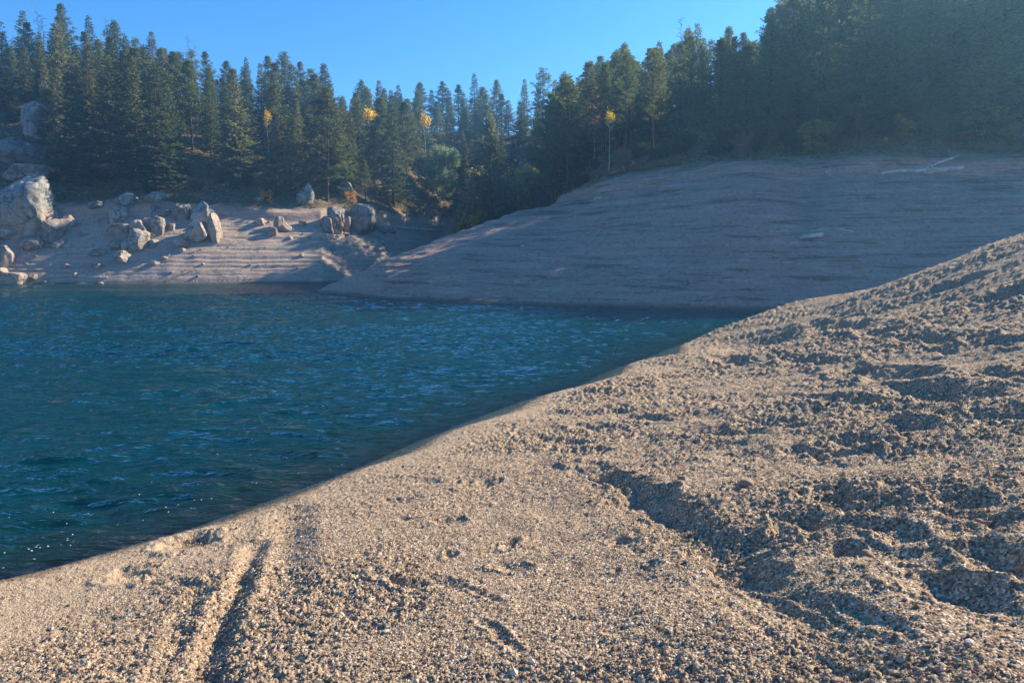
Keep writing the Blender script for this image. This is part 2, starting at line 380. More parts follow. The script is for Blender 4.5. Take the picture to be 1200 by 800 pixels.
for a in [(0, -0.5, .88), (2, -3, 1.4), (-3, -3, .9), (-5, 2, .25), (-8, 1, -.3), (6, 0, 2.0), (10, 3, 3.0), (8, -6, 2.8), (-8, -8, .6), (20, 0, 6), (0, -14, 3.4), (-20, -10, -1.5), (-22, 6, -2.8), (20, -20, 8), (0, -30, 7)]: nxy(*a)
PT = np.array(pts)
def _U(r2): return r2 * np.log(r2 + 1e-9)
def _fit(P, lam=0.001):
    n = len(P); d2 = ((P[:, None, :2] - P[None, :, :2]) ** 2).sum(-1)
    A = np.zeros((n + 3, n + 3)); A[:n, :n] = _U(d2) + lam * np.eye(n)
    A[:n, n] = 1; A[:n, n + 1:] = P[:, :2]; A[n, :n] = 1; A[n + 1:, :n] = P[:, :2].T
    return np.linalg.solve(A, np.r_[P[:, 2], 0, 0, 0])
TPS = _fit(PT)
def near_base(x, y):
    x = np.asarray(x, float); y = np.asarray(y, float)
    r = TPS[-3] + TPS[-2] * x + TPS[-1] * y
    for (a, b, _), c in zip(PT, TPS[:-3]): r = r + c * _U((x - a) ** 2 + (y - b) ** 2)
    return np.clip(r, -4, 16)

def near_hit(px, py):
    u, t = ray(px, py); Y = np.concatenate([np.arange(1.0, 12, 0.01), np.arange(12, 40, 0.05)])
    d = near_base(u * Y, Y) - (EYE + t * Y); k = np.argmax(d > 0)
    return np.array([u * Y[k], Y[k]])
def far_hit(px, py, ymin=30):
    u, t = ray(px, py); Y = np.arange(ymin, 220, 0.1)
    d = far_h(u * Y, Y) - (EYE + t * Y); k = np.argmax(d > 0)
    if d[k] <= 0: k = len(Y) - 1
    return np.array([u * Y[k], Y[k], float(far_h(u * Y[k], Y[k]))])

# hollows, footprints and ruts pressed in the bank: px, py, length px, height px, turn, depth
HOLES = [(222, 636, 62, 16, -14, .07), (152, 676, 50, 14, -12, .05), (212, 684, 26, 14, 20, .05), (263, 625, 20, 8, -10, .03),
 (565, 567, 30, 15, -25, .05), (500, 565, 28, 8, 5, .025), (460, 589, 34, 8, 5, .025), (524, 612, 38, 8, -3, .03), (598, 638, 22, 11, 0, .035),
 (527, 650, 16, 8, 0, .03), (605, 665, 36, 12, 10, .035), (730, 632, 26, 10, 5, .04), (745, 645, 16, 8, 20, .03), (745, 666, 40, 8, -5, .03),
 (475, 610, 30, 6, 0, .02), (485, 687, 80, 14, 12, .06), (525, 684, 50, 12, 15, .05), (570, 700, 40, 10, 30, .05), (585, 745, 70, 16, 35, .05),
 (725, 565, 90, 18, 18, .07), (770, 585, 90, 22, 16, .08), (790, 600, 60, 18, 22, .08), (700, 548, 50, 12, 10, .05), (655, 517, 60, 10, 8, .04), (690, 530, 60, 8, 0, .04),
 (990, 590, 85, 40, 18, .12), (945, 618, 60, 26, 5, .09), (895, 638, 50, 16, 5, .06), (870, 668, 80, 22, 12, .09), (1045, 628, 55, 24, 18, .07),
 (985, 650, 40, 14, -5, .05), (1170, 655, 75, 38, 6, .12), (1110, 688, 120, 26, 14, .10), (1055, 665, 40, 12, 12, .05), (1150, 610, 70, 20, 10, .07), (1120, 590, 90, 16, 8, .06),
 (870, 722, 90, 14, 32, .06), (970, 770, 80, 18, 28, .07), (1020, 720, 90, 18, 26, .06), (920, 705, 110, 16, 24, .06),
 (1060, 575, 60, 18, 8, .06), (830, 510, 70, 18, 8, .08), (905, 500, 60, 20, 10, .08), (960, 530, 60, 16, 8, .07), (1010, 520, 70, 14, 6, .06),
 (885, 405, 40, 20, 10, .12), (990, 385, 80, 10, 3, .12), (1030, 392, 60, 10, 3, .12), (1090, 400, 70, 16, 4, .14), (1110, 412, 60, 12, 3, .12), (1160, 405, 60, 14, 3, .12),
 (1030, 440, 100, 16, 5, .12), (1100, 462, 110, 22, 6, .15), (1170, 440, 70, 14, 6, .1), (940, 425, 90, 12, 8, .1), (860, 425, 60, 10, 10, .08), (970, 470, 90, 12, 6, .1), (1180, 350, 60, 14, -12, .16),
 (1120, 335, 60, 8, -16, .12), (1180, 488, 70, 18, 8, .1), (1060, 500, 80, 14, 8, .08), (700, 500, 60, 8, 6, .05), (760, 490, 70, 8, 6, .05)]
HW = []
for (px, py, lw, lh, ang, dp) in HOLES:
    a = math.radians(ang); c = near_hit(px, py)
    e1 = near_hit(px + lw / 2 * math.cos(a), py + lw / 2 * math.sin(a)) - near_hit(px - lw / 2 * math.cos(a), py - lw / 2 * math.sin(a))
    e2 = near_hit(px, py - lh / 2) - near_hit(px, py + lh / 2)
    L = max(np.hypot(*e1), .1); dr = e1 / L; nrm = np.array([-dr[1], dr[0]]); W = max(abs(e2 @ nrm), .07)
    HW.append((c, dr, nrm, L / 2 * 1.15, W / 2 * 1.15, min(dp, .42 * W / 2)))
# long tyre / drag ruts near the water
RUTS = [([(300, 640), (275, 690), (262, 740), (250, 800), (240, 860)], .11, .075), ([(222, 690), (218, 740), (208, 800), (200, 860)], .10, .035), ([(345, 600), (335, 660), (330, 700)], .18, .05),
        ([(670, 548), (745, 585), (830, 645), (900, 700), (960, 760), (1010, 820)], .20, .06), ([(760, 585), (850, 640), (960, 700), (1080, 790)], .16, .045), ([(1040, 640), (1130, 690), (1200, 720)], .18, .05)]
RW = [([near_hit(*p) for p in pl], wd, dp) for pl, wd, dp in RUTS]

def near_h(x, y):
    x = np.asarray(x, float); y = np.asarray(y, float)
    z = near_base(x, y); r = np.hypot(x, y)
    damp = sst(-0.02, 0.22, z)          # smooth beach beside the water
    wx = x + 0.25 * fbm(x / 0.8, y / 0.8, 201, 3); wy = y + 0.25 * fbm(x / 0.8, y / 0.8, 202, 3)
    for c, dr, nrm, a, b, dp in HW:
        m = (np.abs(x - c[0]) < 2.2 * a + .6) & (np.abs(y - c[1]) < 2.2 * a + .6)
        if not m.any(): continue
        ja = min(.5 * b, .09); jx = x[m] + ja * fbm(x[m] / .16, y[m] / .16, 301, 3) * 1.6; jy = y[m] + ja * fbm(x[m] / .16, y[m] / .16, 302, 3) * 1.6
        p = ((jx - c[0]) * dr[0] + (jy - c[1]) * dr[1]) / a; q = ((jx - c[0]) * nrm[0] + (jy - c[1]) * nrm[1]) / b
        d = np.sqrt(p * p + q * q)
        dish = -dp * 1.0 * (1 - sst(0.15, 1.15, d)) + dp * 0.30 * np.exp(-((d - 1.25) / 0.22) ** 2)
        z[m] += dish
    for pl, wd, dp in RW:
        D = np.full(x.shape, 9.0); qx = x + .35 * (wx - x); qy = y + .35 * (wy - y)
        for p0, p1 in zip(pl[:-1], pl[1:]):
            v = p1 - p0; t = np.clip(((qx - p0[0]) * v[0] + (qy - p0[1]) * v[1]) / (v @ v), 0, 1)
            D = np.minimum(D, np.hypot(qx - p0[0] - t * v[0], qy - p0[1] - t * v[1]))
        z += -dp * .8 * np.exp(-(D / (wd * .75)) ** 2) + dp * .22 * np.exp(-((D - wd * 1.3) / (wd * .35)) ** 2) * .5
    # lumps: ridged, elongated down the slope towards the lower right
    ca, sa = math.cos(math.radians(-32)), math.sin(math.radians(-32))
    lx = (wx * ca + wy * sa); ly = (-wx * sa + wy * ca)
    rightness = sst(-1.0, 3.0, x + 0.12 * y)
    big = fbm(lx / 2.1, ly / 0.62, 41, 3)
    z = z + damp * (0.014 + 0.050 * rightness) * big
    z = z + damp * (0.009 + 0.014 * rightness) * fbm(wx / .34, wy / .26, 43, 3)
    z = z + (0.25 + .75 * damp) * 0.007 * np.abs(fbm(x / .16, y / .16, 45, 3)) * (1 + 2 * rightness)
    coarse = sst(-0.08, 0.36, fbm(x / 1.1, y / 1.1, 47, 3) + 0.25 * rightness) * damp
    farr = 1 + 0.06 * np.clip(r - 4, 0, 30)
    z = z + (0.003 + 0.021 * coarse * damp) * 0.5 * farr * vn(x / (.045 * farr), y / (.045 * farr), 49)
    # pebbles
    for sz, am, sd in ((0.0125, 0.0058, 1), (0.027, 0.012, 2)):
        g = sz * np.where(r < 6, 1.0, np.where(r < 12, 1.7, 3.2))
        x2 = x + .3 * sz * vn(x / sz / 2, y / sz / 2, 90 + sd); f, hid = worley(x2 / g, y / g, sd)
        bumpv = np.sqrt(np.clip(1 - (f / 0.62) ** 2, 0, 1)) * (0.45 + hid * 0.9)
        if sd == 2: bumpv = bumpv * (hid > 0.62 - 0.32 * coarse) * (0.35 + 0.65 * coarse)
        z = z + am * g / sz * bumpv * (0.55 + 0.45 * damp)
    return z

# ------------------------------------------------------------------ the ground meshes
def spaced(segs):
    out = []
    for a, b, f in segs:
        v = a
        while v < b:
            out.append(v); v += f(v)
    return np.array(out + [segs[-1][1]])
d = math.radians
azn = spaced([(-180, -48, lambda v: 2.0 if v < -70 else .5), (-48, 48, lambda v: 0.075), (48, 180, lambda v: .5 if v < 70 else 2.0)]) * math.pi / 180
rn = spaced([(0.25, 1.6, lambda v: .08), (1.6, 16, lambda v: 0.0026 * v), (16, 26, lambda v: .0035 * v), (26, 48, lambda v: .4), (48, 400, lambda v: v * .12)])
R, A = np.meshgrid(rn, azn, indexing='ij'); X = R * np.sin(A); Yg = R * np.cos(A)
Z = np.empty_like(X)
for i in range(0, len(rn), 60): Z[i:i + 60] = near_h(X[i:i + 60].copy(), Yg[i:i + 60].copy())
fr_ = (Yg > 0) & (np.abs(np.degrees(A)) < 100)
Z = np.where((R > 48) & fr_, -4.3, Z)
bank = link("gravel_bank", mesh_np("gravel_bank", np.stack([X, Yg, Z], -1).reshape(-1, 3), grid_faces(*X.shape), M_GRAVEL))
tag(bank, kind="structure")
print("bank verts", X.size)

azf = spaced([(-85, -38, lambda v: .6), (-38, 38, lambda v: 0.07), (38, 85, lambda v: .5)]) * math.pi / 180
rf = spaced([(24, 34, lambda v: 1.0), (34, 75, lambda v: .085), (75, 115, lambda v: .11), (115, 190, lambda v: .5), (190, 420, lambda v: 6)])
R, A = np.meshgrid(rf, azf, indexing='ij'); X = R * np.sin(A); Yg = R * np.cos(A)
Z = np.empty_like(X)
for i in range(0, len(rf), 60): Z[i:i + 60] = far_h(X[i:i + 60], Yg[i:i + 60])
me = mesh_np("far_shore", np.stack([X, Yg, Z], -1).reshape(-1, 3), grid_faces(*X.shape), M_FAR)
at_ = me.attributes.new("redness", 'FLOAT', 'POINT')
U_ = X / np.maximum(Yg, 1)
red = sst(-0.28, -0.15, U_) * (Yg < 78) * (0.75 + .25 * fbm(X / 8, Yg / 8, 5, 2)) + 0.0
red = np.clip(red + 0.55 * np.exp(-((Z - 8.3) / .9) ** 2), 0, 1)
at_.data.foreach_set("value", red.ravel().astype(np.float32))
tag(link("far_shore", me), kind="structure")
print("far verts", X.size)

# ------------------------------------------------------------------ water
azw = spaced([(-130, -48, lambda v: 1.5), (-48, 48, lambda v: 0.09), (48, 70, lambda v: 1.0)]) * math.pi / 180
rw = spaced([(3, 9, lambda v: .03), (9, 60, lambda v: 0.0035 * v), (60, 190, lambda v: .01 * v)])
R, A = np.meshgrid(rw, azw, indexing='ij'); X = R * np.sin(A); Yg = R * np.cos(A)
bed = np.maximum(near_base(X, Yg), np.where(Yg > 28, far_h(X, Yg, False), -9))
dep = np.clip(-bed, 0, 6)
def wave(x, y):
    wx = x + .5 * vn(x / 2.3, y / 2.3, 1); wy = y + .35 * vn(x / 1.9, y / 1.9, 2)
    g = 0.6 + .4 * fbm(x / 9, y / 5, 7, 2)
    return g * (0.075 * fbm(wx / 1.5 + wy * .15, wy / .55, 11, 2) + 0.085 * fbm(wx / .55 - wy * .25, wy / .20, 12, 2) + 0.025 * vn(wx / 4, wy / 1.4, 13))
Z = wave(X, Yg) * sst(0, .5, dep)
me = mesh_np("lake_water", np.stack([X, Yg, Z], -1).reshape(-1, 3), grid_faces(*X.shape), M_WATER)
me.attributes.new("depth", 'FLOAT', 'POINT').data.foreach_set("value", dep.ravel().astype(np.float32))
tag(link("lake_water", me), kind="structure")

# ------------------------------------------------------------------ plants
def tube(V, F, pts, radii, n=6):
    base = len(V); pts = [np.asarray(p, float) for p in pts]
    for i, (p, r) in enumerate(zip(pts, radii)):
        a = pts[min(i + 1, len(pts) - 1)] - pts[max(i - 1, 0)]; a = a / (np.linalg.norm(a) + 1e-9)
        h = np.array([1.0, 0, 0]) if abs(a[0]) < .8 else np.array([0, 1.0, 0])
        s = np.cross(a, h); s /= np.linalg.norm(s); t = np.cross(a, s)
        for k in range(n):
            th = 2 * math.pi * k / n
            V.append(p + r * (math.cos(th) * s + math.sin(th) * t))
    for i in range(len(pts) - 1):
        for k in range(n):
            q = base + i * n; F.append((q + k, q + (k + 1) % n, q + n + (k + 1) % n, q + n + k))

def sprays(P, D, ln, wd, rg, curl=0.25):
    """thin leaf-shaped quads starting at P along D"""
    n = len(P); D = D / np.linalg.norm(D, axis=1, keepdims=True)
    rv = rg.normal(size=(n, 3)); sd = np.cross(D, rv); sd /= np.linalg.norm(sd, axis=1, keepdims=True) + 1e-9
    up = np.cross(sd, D)
    ln = np.asarray(ln).reshape(-1, 1); wd = np.asarray(wd).reshape(-1, 1)
    a = P; b = P + D * ln * .5 + sd * wd * .5 + up * ln * curl * .3; c = P + D * ln; e = P + D * ln * .5 - sd * wd * .5 + up * ln * curl * .3
    V = np.stack([a, b, c, e], 1).reshape(-1, 3); F = np.arange(n * 4).reshape(-1, 4)
    return V, F

def conifer(seed, style, mat, H=14.0):
    rg = np.random.default_rng(seed); V = []; F = []
    bend = rg.normal(0, .012, 2) * H
    def axis(z): return np.array([bend[0] * math.sin(z / H * 2.5), bend[1] * math.sin(z / H * 2.1), z])
    r0 = .0125 * H
    zs = np.linspace(-1.2, H * .985, 9)
    tube(V, F, [axis(z) for z in zs], [max(r0 * (1 - max(z, 0) / H) ** .9, .012) * (1.25 if z < 0 else 1) for z in zs], 7)
    if style == 'fir': z0, Rm, sp, droop = .05, .225 * H, .52, -.12
    elif style == 'pine': z0, Rm, sp, droop = .20, .215 * H, .62, .10
    elif style == 'spruce': z0, Rm, sp, droop = .06, .185 * H, .46, -.25
    else: z0, Rm, sp, droop = .34, .19 * H, .70, .15          # open
    P = []; D = []; Ls = []
    z = H * z0
    side = rg.uniform(0, 6.28); lop = rg.uniform(0.0, .25)
    clump = style in ('pine', 'open')
    while z < H * .97:
        t = (z / H - z0) / (1 - z0)
        if not clump: prof = (1 - t) ** .95 * (0.72 + .28 * min(1, t / .12)) + .012
        elif style == 'pine': prof = max((1 - t ** 1.2) ** .95 * (.66 + .38 * min(1, t / .22)), .06)
        else: prof = max((1 - t ** 2.1) ** .9 * (.50 + .5 * min(1, t / .4)), .09)
        nb = int(rg.integers(4, 7)) if style != 'open' else int(rg.integers(3, 6))
        ph = rg.uniform(0, 6.28)
        for k in range(nb):
            if rg.random() < (.08 if not clump else .2): continue
            a = ph + k * 6.283 / nb + rg.normal(0, .25)
            L = Rm * prof * rg.uniform(.62, 1.18) * (1 + lop * math.cos(a - side)) + .08
            el = droop + .75 * t + rg.normal(0, .10)
            p0 = axis(z + rg.normal(0, .12)); dd = np.array([math.cos(a) * math.cos(el), math.sin(a) * math.cos(el), math.sin(el)])
            tip_up = .20 if style != 'spruce' else .10
            def bp(s): return p0 + dd * L * s + np.array([0, 0, tip_up * L * s * s])
            tube(V, F, [bp(0), bp(.5), bp(.96)], [.022 + .012 * L, .014 + .006 * L, .006], 3)
            lat = np.cross(dd, [0, 0, 1.0]); lat /= np.linalg.norm(lat) + 1e-9
            if not clump:
                # flat drooping fans of side twigs: one frond per branch, thin in height
                m = max(2, int(L / .20))
                for j in range(m):
                    s = .12 + .88 * (j + rg.random()) / m; c = bp(s); wdt = (.10 + L * .34) * (1.12 - s) + .05
                    for sg in (-1, 1):
                        nt_ = max(1, int(wdt / .17))
                        for q in range(nt_):
                            o = (q + rg.random()) / nt_
                            v = lat * sg * 1.0 + dd * rg.uniform(.5, 1.0) + np.array([0, 0, rg.normal(-.12, .16)])
                            P.append(c + lat * sg * o * wdt + dd * o * wdt * .45 + np.array([0, 0, rg.normal(-.04, .035) - .10 * o * wdt])); D.append(v); Ls.append(rg.uniform(.26, .46))
                    if rg.random() < .5:
                        P.append(c); D.append(dd + np.array([0, 0, rg.uniform(.0, .5)])); Ls.append(rg.uniform(.25, .4))
            else:
                m = max(1, int(L / .50))
                for j in range(m + 1):
                    s = .45 + .57 * j / m + rg.normal(0, .04); c = bp(s)
                    wdt = L * .30 * (1.1 - s * .6) + .08
                    c = c + lat * rg.normal(0, wdt * .8) + np.array([0, 0, rg.normal(.05, .08)])
                    rad = rg.uniform(.16, .30)
                    for q in range(20):
                        v = rg.normal(size=3); v /= np.linalg.norm(v); v[2] = v[2] * .6 + .25
                        P.append(c + v * rad * rg.uniform(.2, 1.0) * [1.25, 1.25, .7]); D.append(v + dd * .3); Ls.append(rg.uniform(.20, .36))
        z += sp * rg.uniform(.7, 1.3) * (1 - .45 * t)
    for q in range(22):
        f = rg.uniform(.93, 1.0)
        v = np.array([rg.normal(0, .35), rg.normal(0, .35), 1.0]); P.append(axis(H * f) - [0, 0, .1]); D.append(v); Ls.append(rg.uniform(.15, .3))
    P = np.array(P); D = np.array(D); Ls = np.array(Ls)
    LV, LF = sprays(P, D, Ls, Ls * rg.uniform(.34, .55, len(Ls)), rg)
    print(style, len(LF))
    return mesh_np("conifer_trunk", np.array(V), np.array(F), M_BARK), mesh_np("conifer_crown", LV, LF, mat, False), H

def dead_conifer(seed, H=14.0):
    rg = np.random.default_rng(seed); V = []; F = []
    zs = np.linspace(-1, H, 8)
    tube(V, F, [(0.01 * H * math.sin(z * .3), 0, z) for z in zs], [max(.010 * H * (1 - max(z, 0) / H), .02) for z in zs], 6)
    mesh_t = mesh_np("snag_trunk", np.array(V), np.array(F), M_DEAD)
    V = []; F = []; z = H * .35
    while z < H * .97:
        a = rg.uniform(0, 6.28); L = (1 - z / H) * H * .16 + rg.uniform(.2, .8); el = rg.uniform(.05, .7)
        p = np.array([0.01 * H * math.sin(z * .3), 0, z]); dd = np.array([math.cos(a) * math.cos(el), math.sin(a) * math.cos(el), math.sin(el)])
        tube(V, F, [p, p + dd * L * .5 + [0, 0, .04], p + dd * L], [.05, .035, .015], 3)
        for j in range(3):
            q = p + dd * L * rg.uniform(.3, .9); v = dd + rg.normal(0, .6, 3); v /= np.linalg.norm(v)
            tube(V, F, [q, q + v * L * .4], [.03, .012], 3)
        z += rg.uniform(.15, .4)
    return mesh_t, mesh_np("snag_branches", np.array(V), np.array(F), M_DEAD), H

def broadleaf(seed, leafmat, barkmat, H=9.0, W=.27, stems=1, z0=.25, leaf=.17, n=6000, open_=.5, egg=1.0, lean=0.0):
    rg = np.random.default_rng(seed); V = []; F = []; tips = []
    def grow(p, dv, L, r, lev):
        q = p + dv * L * .5 + rg.normal(0, .03, 3) * L; e = p + dv * L + rg.normal(0, .04, 3) * L
        tube(V, F, [p, q, e], [r, r * .8, r * .55], 5 if lev < 2 else 3)
        if lev >= 1: tips.append((q, L)); tips.append((e, L))
        if lev >= 4: return
        for k in range(int(rg.integers(3, 5))):
            s = rg.uniform(.35, 1.0); st = p + (e - p) * s
            v = dv + rg.normal(0, .55, 3); v[2] = abs(v[2]) * .8 + .15; v /= np.linalg.norm(v)
            grow(st, v, L * rg.uniform(.45, .68), r * .5, lev + 1)
    for s in range(stems):
        a = rg.uniform(0, 6.28); off = (0 if stems == 1 else .25) ; sp = np.array([math.cos(a) * off, math.sin(a) * off, 0])
        dv = np.array([math.cos(a) * .10 * (stems > 1) + lean, math.sin(a) * .10 * (stems > 1), 1.0]); dv /= np.linalg.norm(dv)
        top = sp + dv * H * .82
        zz = np.linspace(-.08, 1, 7); pl = [sp + (top - sp) * q + np.array([.02 * H * math.sin(q * 5 + s), .015 * H * math.cos(q * 4 + s), 0]) * max(q, 0) for q in zz]
        tube(V, F, pl, [.011 * H * (1 - .85 * max(q, 0)) for q in zz], 6)
        for k in range(int(11 / stems) + 5):
            q = rg.uniform(z0, 1.0); b = sp + (top - sp) * q; a2 = rg.uniform(0, 6.28); el = rg.uniform(.3, .9)
            v = np.array([math.cos(a2) * math.cos(el), math.sin(a2) * math.cos(el), math.sin(el)])
            env = math.sqrt(max(.08, 1 - ((q - .55) / .58) ** 2))
            grow(b, v, H * W * .62 * env, .0045 * H, 1)
    T = np.array([t[0] for t in tips]); idx = rg.integers(0, len(T), n)
    keep = rg.random(len(T)) < (1 - open_ * .6); idx = idx[keep[idx]]
    P = T[idx] + rg.normal(0, .030 * H, (len(idx), 3)) * [1, 1, .8]
    cz = H * (z0 + 1.03) / 2; hz = H * (1.03 - z0) / 2 * 1.05
    e = (P[:, 0] / (W * H * 1.05)) ** 2 + (P[:, 1] / (W * H * 1.05)) ** 2 + ((P[:, 2] - cz) / hz) ** 2
    P = P[e < 1.1]
    D = rg.normal(size=P.shape); Ls = rg.uniform(.7, 1.3, len(P)) * leaf
    LV, LF = sprays(P, D, Ls, Ls * .8, rg)
    return mesh_np("broadleaf_trunk", np.array(V), np.array(F), barkmat), mesh_np("broadleaf_crown", LV, LF, leafmat, False), H

def place(proto, name, x, y, zg, h, label, cat, group=None, rz=None, wide=1.0, crown="crown", trunk="trunk"):
    tm, cm, H = proto; s = h / H
    r = bpy.data.objects.new(name, None); COL.objects.link(r); r.empty_display_size = .3
    r.location = (x, y, zg); r.scale = (s * wide, s * wide, s); r.rotation_euler = (0, 0, random.uniform(0, 6.28) if rz is None else rz)
    link(trunk, tm, r)
    if cm: link(crown, cm, r)
    return tag(r, label, cat, group)

FIR = [conifer(100 + i, 'fir', M_NEEDLE) for i in range(4)]
FIRB = [conifer(120 + i, 'fir', M_NEEDLE2) for i in range(3)]
PINE = [conifer(140 + i, 'pine', M_NEEDLE) for i in range(5)]
PINEB = [conifer(150 + i, 'pine', M_NEEDLE2) for i in range(2)]
SPR = [conifer(160 + i, 'spruce', M_NEEDLE3) for i in range(3)]
OPEN = [conifer(180 + i, 'open', M_NEEDLE) for i in range(3)]
SNAG = [dead_conifer(190 + i) for i in range(3)]

SKY_PX = np.array([-400, -60, 17, 35, 52, 70, 95, 108, 125, 140, 155, 165, 178, 195, 215, 225, 240, 255, 266, 278, 300, 325, 343, 360, 372, 387, 402, 415, 430, 450, 470, 483, 495, 508, 522, 540, 557, 583, 600, 615, 635, 648, 660, 675, 688, 700, 712, 725, 742, 765, 780, 800, 808, 825, 842, 860, 873, 890, 905, 950, 1000, 1100, 1200, 1500, 1900])
SKY_Y  = np.array([-20, 10, -2, 45, 12, 36, 4, 42, 17, 42, 24, 40, 44, 35, 52, 60, 58, 60, 92, 70, 66, 64, 60, 72, 80, 73, 100, 108, 93, 93, 98, 106, 96, 104, 95, 98, 85, 92, 100, 91, 80, 92, 84, 90, 70, 64, 72, 48, 70, 46, 50, 30, 25, 48, 30, 36, 42, 8, -15, -32, -60, -80, -90, -150, -100])
def skyline(px): return float(np.interp(px, SKY_PX, SKY_Y))
def ridgeY(px): return float(np.interp(key(px), key(B_px), R_y))
def treeY(px):
    a = float(np.interp(key(px), key(B_px), B_t)); b = float(np.interp(key(px), key(P_px), P_cy))
    return a if px < 645 else b
def ground(px, Y):
    x = key(px) * Y; return x, float(far_h(x, Y))
def region(px):
    if px < 280: return ("dark conifer in the crowded stand on the steep left hillside", "conifers on the left hillside")
    if px < 650: return ("dark conifer in the shaded stand at the head of the inlet", "conifers above the inlet")
    if px < 880: return ("tall conifer in the stand behind the bare peninsula", "conifers behind the peninsula")
    if px <= 1230: return ("hazy dark conifer in the tall stand above the bare right slope", "conifers above the right slope")
    return ("conifer standing above the bare slope beyond the tall stand", "conifers beyond the slope")
TREES = []; AUTO = []
def put_tree(px, Y, top_y=None, h=None, proto=None, label=None, wide=1.0, name=None, group=None):
    x, zg = ground(px, Y)
    if top_y is not None: h = at(px, top_y, Y)[2] - zg
    _, g = region(px)
    kind = "cone-shaped fir" if proto in FIR + FIRB else "narrow spruce" if proto in SPR else "bare-stemmed pine" if proto in OPEN else "bushy pine"
    q = (Y - treeY(px)) / max(ridgeY(px) - treeY(px), 1)
    l = "conifer beyond the slope"
    auto = label is None
    if label: l, g = label, group
    TREES.append((x, Y, px)); nm = name or ('fir_tree' if proto in FIR + FIRB else 'spruce_tree' if proto in SPR else 'pine_tree')
    o = place(proto, nm, x, Y, zg - .15, h, l, 'tree', g, wide=wide)
    if auto: AUTO.append((o, f"{kind} in the {'front' if q < .33 else 'middle' if q < .78 else 'skyline'} row", px))
    return o
rr = random.Random(11)
def pick(pal): return rr.choice(pal)
MIX = FIR + PINE + SPR + OPEN[:2]
# trees that make the skyline
for px, y in zip(SKY_PX, SKY_Y):
    if px < -100 or px > 1250: continue
    if y in (45, 42, 100, 106, 52, 108): continue
    Y = ridgeY(px) + rr.uniform(-5, 3)
    pal = MIX if px < 680 else PINE + OPEN + FIR[:2]
    put_tree(px, Y, top_y=y, proto=pick(pal), wide=rr.uniform(.9, 1.2))
# more on the right, whose tops leave the frame
for px in range(915, 1250, 24):
    put_tree(px + rr.uniform(-8, 8), ridgeY(px) + rr.uniform(-6, 4), top_y=skyline(px) + rr.uniform(0, 18), proto=pick(PINE + OPEN + FIR), wide=rr.uniform(.9, 1.15))
for px in range(545, 900, 21):
    put_tree(px, ridgeY(px) - rr.uniform(9, 15), top_y=skyline(px) + rr.uniform(8, 26), proto=pick(FIR + PINE), wide=rr.uniform(1.0, 1.3))
for px in (545, 560, 578, 596, 612, 628, 842, 852, 862, 872, 882, 892):
    put_tree(px, ridgeY(px) - rr.uniform(0, 3), h=rr.uniform(5, 8), proto=pick(FIR), wide=rr.uniform(1.3, 1.6))
for px in (12, 48, 84):
    put_tree(px, ridgeY(px) - rr.uniform(9, 16), top_y=skyline(px) + rr.uniform(22, 50), proto=pick(FIR + PINE), wide=rr.uniform(1.0, 1.3))
# single trees one can make out
NAMED = [
 (130, 104, 91, FIRB[0], "pale olive cone-shaped fir in front of the dark left stand, widest of its row", 1.15),
 (72, 101, 72, FIRB[1], "slim grey-green fir just right of the leaning boulder", .9),
 (222, 108, 60, PINE[0], "tall sunlit pine over the open needle-covered clearing", 1.15),
 (286, 103, 83, FIRB[2], "grey-green shaggy fir standing alone beside the sunny clearing", 1.15),
 (256, 105, 105, FIR[1], "dark green fir pressed against the shaggy grey-green fir", 1.0),
 (325, 100, 135, FIRB[0], "left one of two pale sunlit firs growing side by side at the bank", .85),
 (346, 101, 142, FIRB[1], "right one of two pale sunlit firs growing side by side at the bank", .95),
 (386, 112, 172, FIRB[1], "small light green fir above the pair of two-tone boulders", 1.2),
 (403, 114, 165, FIRB[2], "narrow light green fir behind the small fir above the two-tone boulders", .8),
 (449, 124, 134, PINEB[0], "broad round-topped tree with silvery sunlit crown at the inlet", 1.35),
 (387, 135, 73, SPR[0], "tallest dark spire standing clear of the skyline left of the dip", 1.25),
 (578, 118, 135, PINEB[1], "small pine with silvery sunlit tip amid the dark stand behind the inlet", .9),
 (165, 118, 60, PINE[2], "bushy pine behind the pale olive cone-shaped fir", 1.2),
 (35, 108, 78, SPR[1], "dark spruce rising behind the big rounded boulders", 1.1),
 (1070, 63, 2, PINEB[0], "large open pine with sunlit branch ends beside the bright orange sapling", 1.0),
 (777, 82, 58, OPEN[2], "bare-stemmed tall pine at the top edge of the peninsula scarp", 1.0),
 (1134, 66, -15, OPEN[1], "tall pine with long pale bare trunk above the bleached logs", 1.0),
 (728, 110, 50, PINEB[1], "sunlit bushy pine behind the leaning white aspen stem", 1.1),
 (662, 112, 88, PINE[3], "broad dark-headed pine above the red scarp of the peninsula", 1.2),
]
for px, Y, top, pr, lab, wd in NAMED: put_tree(px, Y, top_y=top, proto=pr, label=lab, wide=wd)
